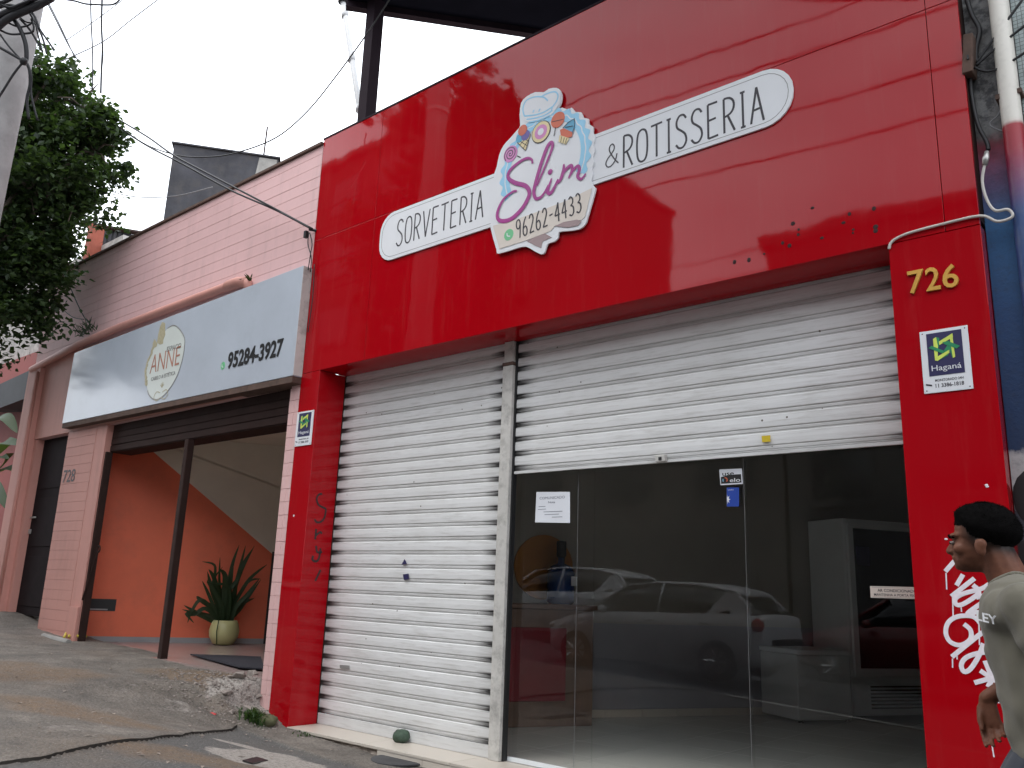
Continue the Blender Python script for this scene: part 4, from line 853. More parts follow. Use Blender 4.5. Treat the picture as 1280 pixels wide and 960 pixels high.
# behind the fascia: roof shelter, post, vent pipe
rf = thing('roof_shelter', 'dark flat roof shelter on posts rising behind the red fascia', 'roof', (-7, 1, FT))
RA, RB = [(-7.313,0.467),(-6.091,1.974)]; dv = (Vector(RB) - Vector(RA)).normalized(); rn = Vector((dv.y, -dv.x))
def rp(s, d, z): p = Vector(RA) + dv * s + rn * d; return (p.x, p.y, z)
RL = [(-7.47,0.215)][0]; s0 = -.45
MB().hexa([rp(s0, 7, 8.3), rp(s0 + 9, 7, 8.3), rp(s0 + 9, 0, 8.3), rp(s0, 0, 8.3), rp(s0, 7, 8.42), rp(s0 + 9, 7, 8.42), rp(s0 + 9, 0, 8.42), rp(s0, 0, 8.42)]).build('roof_deck', 'navy', rf)
fixn(bpy.data.objects['roof_deck'])
fixn(MB().hexa([rp(s0 - .02, .06, 8.22), rp(s0 + 9, .06, 8.22), rp(s0 + 9, -.04, 8.22), rp(s0 - .02, -.04, 8.22), rp(s0 - .02, .06, 8.45), rp(s0 + 9, .06, 8.45), rp(s0 + 9, -.04, 8.45), rp(s0 - .02, -.04, 8.45)]).build('edge_beam', 'steel_plum', rf))
pp = rp(-.12, .12, 0)
MB().box(pp[0] - .075, pp[0] + .075, pp[1] - .06, pp[1] + .09, 3.7, 8.3).build('post', 'steel_plum', rf)
for k in range(1, 4): q = rp(k * 2.6, .4, 0); MB().box(q[0] - .07, q[0] + .07, q[1] - .07, q[1] + .07, 3.7, 8.3).build('post', 'steel_plum', rf)
vp = thing('vent_pipe', 'slim grey vent pipe standing behind the fascia left of the dark post', 'pipe', (-8.4, 1.2, 3.7))
va, vb = [(-9.087,9.638),(-8.411,7.438)]
MB().tube([(vb[0], 1.1, 5.5), (vb[0], 1.1, vb[1]), (va[0], 1.1, va[1])], .042, 10).build('pipe', 'pvc_grey', vp, True)
for f in (.12, .5, .9): p = Vector((va[0], 1.1, va[1])).lerp(Vector((vb[0], 1.1, vb[1])), f); MB().tube([(p.x, p.y, p.z - .05), (p.x, p.y, p.z + .05)], .052, 10).build('collar', 'pvc_grey', vp, True)
MB().tube([(va[0], 1.1, va[1] - .02), (va[0], 1.1, va[1] + .1)], .075, 10).build('cap', 'black', vp, True)

# ------------------------------------------------------------------ pink salon building
sal = thing('salon_building', 'pink painted salon building with open front left of the red shop', 'building', (-11, 0, .4))
LX = -15.32
MB().box(LX, -7.656, .031, .24, 3.46, 6.33).build('wall', 'pink', sal)
cm = None
z = 4.80; k = 0
while z < 6.30:
    h = min(.1400, 6.335 - z)
    MB().box(LX - .002, -7.657, .0 + random.uniform(0, .002), .030, z, z + h).build('wall_course', 'pink', sal, bevel=.003); z += .143
MB().box(LX, -7.656, .004, .030, 3.46, 4.795).build('wall_render', 'pink_deep', sal)
MB().box(LX - .03, -7.657, -.03, .26, 6.337, 6.375).build('coping', 'rust', sal, bevel=.004)
# column beside the red pillar, tile by tile
MB().box(-7.822, -7.652, .014, .30, .0, 3.458).build('column_core', 'pink_pale', sal)
for i in range(25):
    z0 = .10 + i * .1385
    if z0 > 3.42: break
    h = min(.1345, 3.455 - z0)
    MB().box(-7.824, -7.733, .001 + random.uniform(0, .0025), .013, z0, z0 + h).build('column_tile', 'pink_pale', sal, bevel=.002)
    MB().box(-7.7305, -7.6515, .001 + random.uniform(0, .0025), .013, z0, z0 + h).build('column_tile', 'pink_pale', sal, bevel=.002)
# broad column between door and opening
MB().box(-13.52, -12.235, .014, .12, .3, 3.458).build('column_core', 'pink_deep', sal)
for i in range(25):
    z0 = .30 + i * .1385
    if z0 > 3.42: break
    MB().box(-13.522, -12.56, .002 + random.uniform(0, .001), .013, z0, min(z0 + .1355, 3.455)).build('column_tile', 'pink_deep', sal, bevel=.0015)
MB().box(-12.555, -12.233, .006, .0135, .3, 3.456).build('column_edge', 'pink_deep', sal)
MB().box(-12.50, -12.22, -.03, .0055, .3, .92).build('column_plinth', 'pink_deep', sal, bevel=.005)
# left end: pilaster, door
MB().box(LX - .05, -14.86, -.07, .24, .3, 4.72).build('pilaster', 'pink_deep', sal, bevel=.006)
MB().tube([(-14.93, -.085, .7), (-14.93, -.085, 4.6)], .03, 8).build('downpipe', 'pink_deep', sal, True)
MB().box(-14.858, -13.525, .2, .25, .3, .74).build('door_threshold', 'concrete', sal)
dr = MB().box(-14.74, -13.68, .13, .17, .72, 3.456).build('door', 'dark_wood', sal)
for zz in (.85, 1.75, 2.65): MB().box(-14.62, -13.8, .118, .1295, zz, zz + .75).build('door_panel', 'dark_wood', dr, bevel=.01)
MB().box(-14.70, -14.63, .095, .117, 1.95, 2.02).build('door_lock', 'steel', dr); MB().tube([(-14.68, .09, 2.2), (-14.48, .09, 2.2)], .014, 8).build('door_bolt', 'steel', dr, True)
MB().box(-14.858, -14.742, .02, .2, .6, 3.456).build('door_jamb', 'pink_deep', sal)
MB().box(-13.76, -13.66, .10, .117, 2.35, 2.5).build('door_notice', 'paper', dr)
q = [(-13.455,2.758),(-13.149,2.908)]
text('728', 'painted_number', 'black_paint', sal, q[0][0], q[0][1] - .08, q[1][0] - q[0][0] + .10, .19, -.002, 0, .005, depth=.001)
# opening: dark shutter box, guide, iron post
MB().box(-12.23, -7.826, .10, .40, 3.06, 3.457).build('shutter_box', 'dark_iron', sal)
for i in range(4): MB().box(-12.22, -7.83, .085 + i * .003, .099, 3.07 + i * .095, 3.155 + i * .095).build('shutter_slat', 'dark_iron', sal, bevel=.006)
MB().box(-12.23, -12.185, .03, .12, .42, 3.06).build('shutter_guide', 'dark_iron', sal)
MB().box(-10.06, -9.972, .04, .13, .37, 3.055).build('centre_post', 'dark_iron', sal, bevel=.008)
ow = Vector((-12.98, .05))
def op(s, d, z): p = ow + u2 * s + n2 * d; return (p.x, p.y, z)
def obox(mb, s0, s1, d0, d1, z0, z1): return mb.hexa([op(s0, d1, z0), op(s1, d1, z0), op(s1, d0, z0), op(s0, d0, z0), op(s0, d1, z1), op(s1, d1, z1), op(s1, d0, z1), op(s0, d0, z1)])
fixn(obox(MB(), .0, 7, -.15, 0, .2, 3.5).build('side_wall', 'orange', sal))
cr = [(a, b) for a, b in [(0.648,3.422),(1.681,2.623),(2.839,1.773)]]
pts = [(cr[0][0] - .1, cr[0][1] + .08), (cr[2][0], cr[2][1]), (7, cr[2][1] - .2), (7, 3.469), (cr[0][0] - .1, 3.469)]
m_ = MB(); nn = len(pts); m_.add([op(a, .003, b) for a, b in pts] + [op(a, .0005, b) for a, b in pts], [tuple(range(nn)), tuple(range(2 * nn - 1, nn - 1, -1))] + [(i, (i + 1) % nn, (i + 1) % nn + nn, i + nn) for i in range(nn)]); fixn(m_.build('cream_paint_area', 'cream', sal))
fixn(obox(MB(), .05, 3.2, .002, .014, .425, .50).build('skirting', 'skirting', sal))
fixn(obox(MB(), 2.84, 3.05, .004, .05, .43, 1.80).build('door_frame', 'black', sal)); fixn(obox(MB(), 3.05, 4.0, .004, .02, .43, 1.72).build('inner_door', 'dark_wood', sal))
vg = [(0.311,1.02),(0.721,1.032),(0.723,0.852),(0.346,0.842)]
fixn(obox(MB(), vg[0][0], vg[1][0], .001, .006, vg[2][1], vg[0][1]).build('meter_recess', 'black', sal)); fixn(obox(MB(), vg[0][0] + .03, vg[1][0] - .1, .007, .02, vg[2][1] + .01, vg[2][1] + .03).build('recess_debris', 'skirting', sal))
MB().hexa([(-13.2, .03, .30), (-7.83, .03, .0), (-3.5, 7.5, .2), (-8.9, 7.5, .2), (-13.2, .03, .43), (-7.83, .03, .40), (-3.5, 7.5, .42), (-8.9, 7.5, .42)]).build('floor', 'pinkish_tile', sal)
MB().hexa([(-13.3, .25, 3.47), (-7.66, .25, 3.47), (-3.5, 7.6, 3.47), (-9, 7.6, 3.47), (-13.3, .25, 3.6), (-7.66, .25, 3.6), (-3.5, 7.6, 3.6), (-9, 7.6, 3.6)]).build('ceiling', 'cream', sal)
fixn(obox(MB(), 6.9, 7.05, -.1, 4.4, .3, 3.5).build('back_wall', 'cream', sal)); fixn(obox(MB(), 3.0, 7, 4.40, 4.5, .2, 3.47).build('side_wall', 'cream', sal))
MB().box(LX, -13.3, .26, .4, .3, 6.3).build('wall', 'pink', sal)
# floor mat, plant, rod, tape at the threshold
q = [(-10.167,0.529),(-9.526,1.114),(-8.223,0.288),(-8.488,0.163)]
dm = MB(); dm.hexa([(p[0], p[1], .428) for p in (q[0], q[3], q[2], q[1])] + [(p[0], p[1], .442) for p in (q[0], q[3], q[2], q[1])]); tag(fixn(dm.build('doormat', 'mat_navy')), 'dark navy doormat on the salon floor behind the iron post', 'doormat')
PB = Vector((-11.56, 1.823, .43))
pl = thing('potted_plant', 'sword leaved plant in a round pale yellow pot against the orange wall', 'plant', PB)
MB().lathe([(.10, 0), (.15, .02), (.205, .12), (.215, .20), (.19, .30), (.165, .345), (.15, .345), (.145, .31)], PB, 28).build('pot', 'pot', pl, True)
MB().lathe([(.001, .30), (.15, .30), (.15, .315), (.001, .318)], PB, 18).build('soil', 'soil', pl)
MB().tube([(PB.x + .12, PB.y - .18, PB.z + .35), (PB.x + .13, PB.y - .2, PB.z + .2), (PB.x + .12, PB.y - .17, PB.z + .02)], .008, 6).build('hanging_stem', 'leaf_dark', pl)
DP = PB.y + 5.33
def blade(pts3, wd, par, mat='leaf_dark', face=Vector((.45, -.85, .2)), fold=.25):
    L = [Vector(p) for p in smooth_line(pts3, 4)]; n = len(L); b = MB(); vs = []
    for i, p in enumerate(L):
        t = i / (n - 1); d = (L[min(i + 1, n - 1)] - L[max(i - 1, 0)]).normalized(); s_ = d.cross(face).normalized(); w_ = wd * (.55 + .9 * t - 1.42 * t ** 3) if t < .999 else .002
        w_ = max(w_, .002); vs += [p - s_ * w_, p + face.normalized() * -w_ * fold, p + s_ * w_]
    b.add(vs, [q for i in range(n - 1) for q in ((i * 3, i * 3 + 1, i * 3 + 4, i * 3 + 3), (i * 3 + 1, i * 3 + 2, i * 3 + 5, i * 3 + 4))])
    return b.build('leaf', mat, par, True)
LV = [[(2.262,0.724),(2.201,1.004),(2.12,1.326),(2.068,1.673)], [(2.282,0.725),(2.274,1.067),(2.274,1.538),(2.323,1.868)], [(2.321,0.725),(2.358,1.131),(2.419,1.502),(2.535,1.862)], [(2.301,0.725),(2.422,1.092),(2.554,1.384),(2.758,1.6)], [(2.203,0.723),(2.121,0.922),(1.976,1.159),(1.855,1.321)], [(2.193,0.723),(2.083,0.82),(1.872,0.865),(1.647,0.969)], [(2.182,0.763),(2.036,0.98),(1.881,1.045),(1.774,0.873),(1.724,0.723)], [(2.232,0.724),(2.151,1.104),(2.042,1.364),(1.928,1.492)], [(2.262,0.724),(2.233,1.167),(2.187,1.411),(2.077,1.499)], [(2.351,0.726),(2.415,0.97),(2.519,1.136),(2.656,1.388)], [(2.311,0.725),(2.308,1.129),(2.281,1.373),(2.27,1.568)], [(2.242,0.724),(2.119,1.123),(2.062,1.365),(2.02,1.558),(1.827,1.6)], [(2.331,0.726),(2.399,0.929),(2.509,1.033),(2.624,1.098)], [(2.222,0.723),(2.14,1.023),(2.031,1.201),(1.912,1.461)], [(2.292,0.725),(2.267,1.006),(2.269,1.209),(2.22,1.474)], [(2.262,0.724),(2.22,0.924),(2.176,1.145),(2.182,1.452)]]
random.seed(4)
for i, L in enumerate(LV + LV[:11]):
    if i >= len(LV): L = [L[0]] + [(p[0] + random.uniform(-.1, .1), p[1] - random.uniform(.0, .22)) for p in L[1:]]
    dy = random.uniform(-.12, .10)
    a = random.uniform(-.5, .5)
    ds = 2.24 - LV[10][0][0] + (0 if i < len(LV) else random.uniform(-.03, .03))
    P3 = [op(p[0] + ds * (1 - j / (len(L) - 1)) + (0 if j else random.uniform(-.06, .06)), .378 + dy * j / (len(L) - 1), max(p[1], PB.z + .3)) for j, p in enumerate(L)]
    blade(P3, random.uniform(.028, .042) * (1.6 if i in (7, 8, 13) else 1), pl, face=Vector((.55 + a * .5, -.8, .15)))
hk = MB(); a, b = [(-11.989,1.658),(-12.234,1.013)]
hk.tube([(b[0], .02, b[1]), (a[0], .02, a[1])], .013, 6); cx, cz = a[0] + .02, a[1] + .04
hk.tube([(cx + .04 * math.cos(t * .52 - 2), .02, cz + .045 * math.sin(t * .52 - 2)) for t in range(12)], .010, 6)
tag(hk.build('shutter_hook', 'dark_iron'), 'thin iron hook rod leaning at the left edge of the salon opening', 'hook')
tp = [(-12.362,-0.043,0.46),(-12.574,0.15,0.475),(-12.256,0.147,0.453),(-11.581,-0.285,0.436)]
tb = MB()
for i in range(3): tb.tube(smooth_line([(tp[0][0] + .05 * i, tp[0][1] - .05 + .04 * i, side_z(tp[0][0], tp[0][1]) + .03 + .012 * i), (tp[1][0], tp[1][1] - .1 + .06 * i, side_z(tp[1][0], tp[1][1]) + .10), (tp[2][0] + .05, tp[2][1] - .12 + .05 * i, side_z(tp[2][0], tp[2][1]) + .06)], 5), .018, 7)
tag(tb.build('yellow_cloth', 'tape_yellow', None, True), 'crumpled yellow cloth strip at the foot of the pink column plinth', 'cloth')
kp = [(-12.767,-0.199,0.491),(-12.006,-0.179,0.445)]
tag(MB().tube([(kp[0][0], kp[0][1], kp[0][2] + .02), (kp[1][0], kp[1][1], kp[1][2] + .03)], .04, 8).build('concrete_curb_piece', 'concrete'), 'short pale concrete strip lying at the broad pink column base', 'curb')

# salon sign box
FYS = -.12
ss = thing('salon_sign', 'pale grey salon box sign with oval emblem and phone number', 'sign', (-10.5, FYS, 3.55))
SC = [(-13.51, 3.572), (-7.632, 3.522), (-7.632, 4.79), (-13.48, 4.68)]
MB().prism(SC, FYS, -.002).build('sign_box', 'white_box', ss, bevel=.004)
MB().prism([(-13.5, 3.50), (-7.64, 3.45), (-7.64, 3.518), (-13.5, 3.568)], FYS + .004, .09).build('under_trim', 'rust', ss)
MB().box(-7.6315, -7.6275, FYS + .001, -.004, 3.53, 4.785).build('end_cap', 'guide', ss)
E1 = [(-10.586,4.573),(-10.458,4.589),(-10.329,4.55),(-10.189,4.454),(-10.097,4.357),(-10.067,4.254),(-10.07,4.108),(-10.126,3.922),(-10.228,3.779),(-10.385,3.665),(-10.537,3.61),(-10.657,3.61),(-10.778,3.651),(-10.861,3.711),(-10.9,3.76)]
E2 = [(-10.908,4.352),(-10.957,4.257),(-11.008,4.149),(-11.026,4.049),(-11.001,3.943),(-10.956,3.855)]
fill = smooth_line(E1 + E2[::-1], 2, True)
ov = MB().prism(fill, FYS - .002, FYS - .0005).build('emblem_field', 'print_pale', ss)
b = MB(); stroke(b, E1, .020, FYS - .003); b.build('oval_line', 'print_greyline', ov)
b = MB(); random.seed(8)
for p in smooth_line(E2, 4): b.ell((p[0] + random.uniform(-.02, .02), FYS - .003, p[1]), (.035 * random.uniform(.5, 1), .002, .028), 7, 5)
b.build('garland', 'print_olive', ov)
for L in ([(-10.751,4.693),(-10.664,4.657),(-10.648,4.578),(-10.62,4.49),(-10.656,4.426),(-10.651,4.368),(-10.735,4.373),(-10.821,4.415),(-10.819,4.53),(-10.792,4.642)], [(-10.906,4.48),(-10.809,4.4),(-10.822,4.357),(-10.919,4.347),(-10.94,4.421)]): MB().prism(L, FYS - .0045, FYS - .0025).build('leaf_emblem', 'print_olive', ov)
def ptext(s, a, b, h, mat, par, bold=0): text(s, 'lettering', mat, par, a[0], a[1], math.dist(a, b), h, FYS - .004, math.atan2(b[1] - a[1], b[0] - a[0]), bold, depth=.0012)
q = [(-10.518,4.22),(-10.154,4.219)]; ptext('ESPAÇO', q[0], q[1], .085, 'print_greyline', ov)
q = [(-10.909,3.992),(-10.149,4.013),(-10.17,4.191)]; ptext('ANNE', q[0], q[1], .255, 'print_rust', ov, -.012)
q = [(-10.842,3.882),(-10.209,3.885)]; ptext('CABELO & ESTÉTICA', q[0], q[1], .065, 'print_greyline', ov)
c = [(-10.517,3.789)][0]; b = MB()
for a in (-60, -30, 0, 30, 60): stroke(b, [(c[0], c[1] - .03), (c[0] + .06 * math.sin(R(a)), c[1] - .03 + .075 * math.cos(R(a)))], .022, FYS - .0035, smooth=False, taper=lambda t: 1 - .8 * t)
for sx in (-1, 1): stroke(b, [(c[0] + sx * .03, c[1] - .10), (c[0] + sx * .13, c[1] - .08), (c[0] + sx * .18, c[1] - .15), (c[0] + sx * .1, c[1] - .2), (c[0] + sx * .02, c[1] - .17)], .014, FYS - .0035)
b.build('lotus_emblem', 'print_olive', ov)
q = [(-8.977,3.779),(-7.867,3.776)]; ptext('95284-3927', q[0], q[1], .21, 'black', ss, .03)
c = [(-9.081,3.839)][0]; ic = disc(MB(), c, .045, .05, FYS - .003).build('phone_icon', 'print_green', ss); b = MB(); stroke(b, [(c[0] - .018, c[1] + .018), (c[0] - .01, c[1] - .01), (c[0] + .016, c[1] - .02)], .012, FYS - .0042); b.build('handset', 'white_print', ic)

dpi = thing('drain_pipe', 'pink painted drain pipe running along the top of the salon sign', 'pipe', (-12, -.06, 4.85))
pp_ = [(-8.804,4.766),(-8.859,4.87),(-9.059,4.913),(-9.292,4.91),(-10.99,4.895),(-12.159,4.883),(-13.476,4.842),(-15.266,4.683)]
MB().tube([(a, -.06, b) for a, b in pp_], .058, 12).build('pipe', 'pink_deep', dpi, True)
MB().tube([(a, -.06, b) for a, b in pp_[1:4]], .070, 12).build('elbow', 'pink_deep', dpi, True)
def wild(c, n, h, spread, label, seed):
    random.seed(seed); b = MB()
    for i in range(n):
        a = random.uniform(0, 6.28); p0 = Vector(c) + Vector((random.gauss(0, spread), random.gauss(0, spread * .4), 0)); d = Vector((math.cos(a) * .7, -abs(math.sin(a)) * .5, random.uniform(.1, 1))).normalized() * h * random.uniform(.4, 1)
        s_ = d.cross(Vector((0, 1, .3))).normalized() * .012; m1 = p0 + d * .5; e_ = p0 + d - Vector((0, 0, h * .15))
        b.add([p0 - s_ * .4, p0 + s_ * .4, m1 - s_, m1 + s_, e_], [(0, 1, 3, 2), (2, 3, 4)])
    return tag(b.build('wild_plant', 'leaf'), label, 'plant')
a = [(-13.205,5.029),(-8.797,4.908)]
wild((a[0][0], -.09, a[0][1] - .05), 70, .28, .16, 'small wild plant rooted on the pink drain pipe above the salon sign', 3)
wild((a[1][0], -.07, a[1][1] - .03), 16, .14, .02, 'dry sprig growing out of the open end of the drain pipe', 5)

# ------------------------------------------------------------------ structures behind and beside
ga, gb = [(-17.49,2.841),(-16.149,4.708)]
gb_ = thing('grey_tower_block', 'dark weathered grey block rising behind the pink parapet', 'building', (ga[0], ga[1], 0))
gd = (Vector(gb) - Vector(ga)).normalized(); gn = Vector((-gd.y, gd.x)); 
def gp(s, d, z): p = Vector(ga) + gd * s + gn * d; return (p.x, p.y, z)
gl = (Vector(gb) - Vector(ga)).length
fixn(MB().hexa([gp(0, 0, .5), gp(gl, 0, .5), gp(gl, 3, .5), gp(0, 3, .5), gp(0, 0, 10.96), gp(gl, 0, 10.96), gp(gl, 3, 10.96), gp(0, 3, 10.96)]).build('wall', 'grey_wall', gb_))
fixn(MB().hexa([gp(-.05, -.05, 10.965), gp(gl + .05, -.05, 10.965), gp(gl + .05, 3.05, 10.965), gp(-.05, 3.05, 10.965), gp(-.05, -.05, 11.0), gp(gl + .05, -.05, 11.0), gp(gl + .05, 3.05, 11.0), gp(-.05, 3.05, 11.0)]).build('roof_slab', 'grey_wall', gb_))
fixn(MB().hexa([gp(gl - .5, -.012, 10.2), gp(gl - .06, -.012, 10.2), gp(gl - .06, -.002, 10.2), gp(gl - .5, -.002, 10.2), gp(gl - .42, -.012, 10.93), gp(gl - .02, -.012, 10.93), gp(gl - .02, -.002, 10.93), gp(gl - .42, -.002, 10.93)]).build('render_patch', 'concrete', gb_))
an = gp(gl * .84, .4, 11.0); tag(MB().tube([(an[0], an[1], 11.0), (an[0] + .02, an[1], 11.95)], .022, 6).build('rooftop_rod', 'dark_iron'), 'thin iron rod standing on the grey block roof', 'rod')
sa, sb = [(-16.76,1.131,8.153),(-15.89,1.949,7.946)]
sh = thing('rooftop_shed', 'low grey corrugated shed wall behind the left end of the pink parapet', 'shed', (sa[0], sa[1], 5))
d_ = (Vector(sb) - Vector(sa)); 
fixn(MB().hexa([(sa[0], sa[1], 5.0), (sb[0], sb[1], 5.0), (sb[0] - .5, sb[1] + 1.5, 5.0), (sa[0] - .5, sa[1] + 1.5, 5.0), (sa[0], sa[1], sa[2] - .03), (sb[0], sb[1], sb[2] - .03), (sb[0] - .5, sb[1] + 1.5, sb[2]), (sa[0] - .5, sa[1] + 1.5, sa[2])]).build('wall', 'grey_wall', sh))
for i in range(14):
    p = Vector(sa).lerp(Vector(sb), i / 13); MB().tube([(p.x, p.y - .02, 5.2), (p.x, p.y - .02, p.z - .05)], .03, 6).build('corrugation', 'grey_wall', sh)
MB().tube([Vector(sa) + Vector((-.1, -.08, 0)), Vector(sb) + Vector((.1, -.08, 0))], .05, 6).build('roof_edge', 'dark_iron', sh)
bs = [(-16.383,1.008,7.856)][0]; tag(MB().box(bs[0] - .09, bs[0] + .09, bs[1] - .1, bs[1] + .15, 4.5, bs[2] + .12).build('brick_stub', 'red_brick'), 'red brick chimney stub between tree crown and grey shed', 'chimney')

nb = thing('wine_red_building', 'dull red neighbour wall with stone upper part at the far left', 'building', (-20, 1, .8))
MB().box(-32, -15.4, 1.0, 1.4, .2, 5.72).build('wall', 'wine_wall', nb); MB().box(-32, -15.4, 1.15, 1.6, 5.72, 7.6).build('stone_wall', 'stone_wall', nb)
aw = [(-18.588,4.991),(-17.001,5.08),(-16.848,4.536),(-18.346,4.474)]
fixn(MB().prism([(aw[0][0] - 3, aw[0][1] + .35), aw[0], aw[1], aw[2], aw[3], (aw[3][0] - 3, aw[3][1] + .3)], .55, .98).build('awning', 'awning', nb))
MB().box(-32, -15.4, .9, .998, .2, 1.5).build('low_plinth', 'red_brick', nb); MB().box(-17.8, -16.5, .5, .85, .6, 1.4).build('white_box', 'white_print', nb)
bp_ = thing('banana_plant', 'banana plant with torn broad leaves before the dull red wall', 'plant', (-17.4, .1, .85))
MB().tube([(-17.5, .1, .8), (-17.45, .1, 2.3), (-17.4, .1, 3.2)], [.12, .09, .05], 8).build('stem', 'banana', bp_, True)
for L, wd in (([(-17.272,3.307),(-16.612,3.532),(-16.07,3.543),(-15.468,3.438)], .17), ([(-17.386,3.536),(-17.118,3.956),(-16.709,4.062),(-16.262,3.73)], .16), ([(-17.29,2.944),(-16.604,3.118),(-15.98,3.106),(-15.403,2.974)], .14), ([(-17.142,2.649),(-16.467,2.829),(-15.921,2.665),(-15.348,2.311)], .13), ([(-17.087,2.933),(-16.515,3.324),(-16.138,3.297),(-15.67,3.194)], .10)):
    blade([(p[0], .1 + random.uniform(-.15, .15), p[1]) for p in L], wd, bp_, 'banana', Vector((.2, -.6, .75)))
wild((-16.4, .3, 1.4), 260, .9, .45, 'dark bushy undergrowth below the banana leaves', 15)

# right neighbour wall, pipe, box, cables
rn_ = thing('neighbour_wall', 'mouldy grey wall sprayed blue, red and white right of the red shop', 'wall', (0, .1, -.2))
MB().box(-.966, 4.5, .12, .6, -.5, 9).build('wall', 'sprayed', rn_)
mo = [(-0.703,5.046),(-0.687,4.366)]
MB().box(-.70, 4.5, .108, .1195, 4.13, 9).build('mosaic_cladding', 'mosaic', rn_)
for zc, sx, hh_ in ((1.95, -.86, .16), (1.62, -.93, .10)): MB().ell((sx, .119, zc), (.11, .004, hh_), 14, 8).build('sprayed_shape', 'black', rn_)
p0, p1 = [(-0.757,5.029),(-0.752,3.983)]
rp_ = thing('rain_pipe', 'thick rain pipe, cream above and red below, on the right neighbour wall', 'pipe', (p1[0], .04, 0)); xm = (p0[0] + p1[0]) / 2
MB().tube([(xm, .05, -.4), (xm, .05, 2), (xm, .05, 4.5), (xm, .05, 9)], .056, 14).build('pipe', 'pipe', rp_, True)
for zz in (4.35, 5.9): MB().box(xm - .07, xm + .07, .02, .118, zz, zz + .03).build('bracket', 'rust', rp_)
jb = [(-0.955,4.838),(-0.9,4.828),(-0.925,4.569),(-0.984,4.57)]
jx = thing('junction_box', 'rusty brown cable box fixed at the right edge of the red fascia', 'junction box', (-.97, 0, jb[3][1]))
MB().prism(jb, -.02, .11).build('box', 'rust', jx, bevel=.006); MB().box(jb[0][0] + .01, jb[0][0] + .02, -.03, -.0205, jb[3][1] + .08, jb[3][1] + .11).build('latch', 'black', jx)
def cable(pts, r, label, mat='cable_black', smooth=True, group=None, name='overhead_cable', cat='cable'):
    return tag(MB().tube(smooth_line(pts, 6) if smooth and len(pts) > 2 else pts, r, 6).build(name, mat, None, True), label, cat, group)
def y3(L, y): return [(a, y, b) for a, b in L]
cable(y3([(-0.904,4.637),(-0.809,4.746),(-0.615,4.966)], .02), .008, 'topmost black cable leaving the rusty box toward upper right', name='wall_cable')
cable(y3([(-0.91,4.619),(-0.786,4.693),(-0.617,4.783)], .02), .008, 'middle black cable leaving the rusty box to the right', name='wall_cable')
cable(y3([(-0.918,4.608),(-0.853,4.555),(-0.771,4.551),(-0.634,4.602)], .02), .008, 'lowest black cable leaving the rusty box to the right', name='wall_cable')
cable(y3([(-0.957,4.615),(-0.956,4.421),(-0.939,4.242),(-0.902,4.11),(-0.899,4.058)], .07), .014, 'thick black cable hanging down the mouldy wall from the box', name='wall_cable')
cable(y3([(-0.93,5.136),(-0.911,5.016),(-0.879,4.892),(-0.911,4.762),(-0.913,4.656)], .08), .016, 'tangled black cable above the rusty box', name='wall_cable')
cable(y3([(-0.783,4.414),(-0.782,4.345),(-0.823,4.259),(-0.875,4.21),(-0.788,4.128),(-0.701,4.082)], .05), .005, 'thin looping grey cable across the cream pipe', 'cable_grey', name='wall_cable')
wc_ = thing('white_cable', 'white cable with silver connector crossing the top of the right red pillar', 'cable', (-1.2, -.02, 3.6))
L = [(-1.488,3.527),(-1.465,3.573),(-1.372,3.602),(-1.177,3.612),(-0.964,3.61)]; L2 = [(-0.965,3.609),(-0.88,3.552),(-0.812,3.553),(-0.797,3.577),(-0.82,3.612),(-0.884,3.623),(-0.921,3.709),(-0.933,3.827),(-0.912,3.927)]
MB().tube(smooth_line(y3(L + L2[1:], -.014), 5), .009, 6).build('wire', 'cable_white', wc_, True)
c0, c1 = [(-0.912,3.924),(-0.893,4.01)]; MB().tube([(c0[0], -.014, c0[1]), ((c0[0] + c1[0]) / 2, -.014, (c0[1] + c1[1]) / 2), (c1[0], -.014, c1[1])], [.016, .02, .012], 8).build('connector', 'steel', wc_, True)

# ------------------------------------------------------------------ street tree
tr = thing('street_tree', 'dense dark green street tree overhanging the left end of the pink wall', 'tree', (-15.0, -2.85, slope(-15)))
TB = [(-15.0, -2.85, slope(-15) - .1), (-14.95, -2.8, 2.2), (-14.8, -2.55, 3.9), (-14.7, -2.1, 5.6), (-14.6, -1.6, 7.2)]
MB().tube(smooth_line(TB, 4), [.22 - .009 * i for i in range(17)], 10).build('trunk', 'bark', tr, True)
random.seed(21)
lobes = [((-14.2, -1.15, 7.2), 1.35), ((-13.7, -1.2, 8.1), .75), ((-14.3, -1.6, 8.3), 1.0), ((-14.0, -1.0, 6.4), .7), ((-14.4, -1.2, 5.85), .7), ((-14.9, -1.6, 6.6), 1.5), ((-15.3, -2.2, 7.8), 1.4), ((-14.6, -1.3, 5.5), .8), ((-15.4, -3.0, 6.8), 1.4), ((-14.7, -2.6, 8.2), 1.2), ((-14.75, -1.1, 4.95), .5), ((-13.75, -1.35, 8.75), .5)]
xl = [(tuple(p), r) for p, r in zip([(-12.348,-1.013,8.066),(-12.304,-0.774,7.439),(-12.6,-0.787,6.681),(-12.649,-1.416,8.51),(-12.896,-0.8,5.923),(-13.373,-0.966,5.157),(-12.779,-1.141,7.302),(-12.93,-1.452,7.868),(-13.471,-1.251,5.782),(-13.122,-1.102,6.256),(-13.14,-1.337,6.942),(-13.252,-0.827,5.048),(-12.176,-0.757,7.731)], (.55, .55, .6, .5, .5, .5, .9, .8, .9, .8, .9, .3, .35))]
lm = MB()
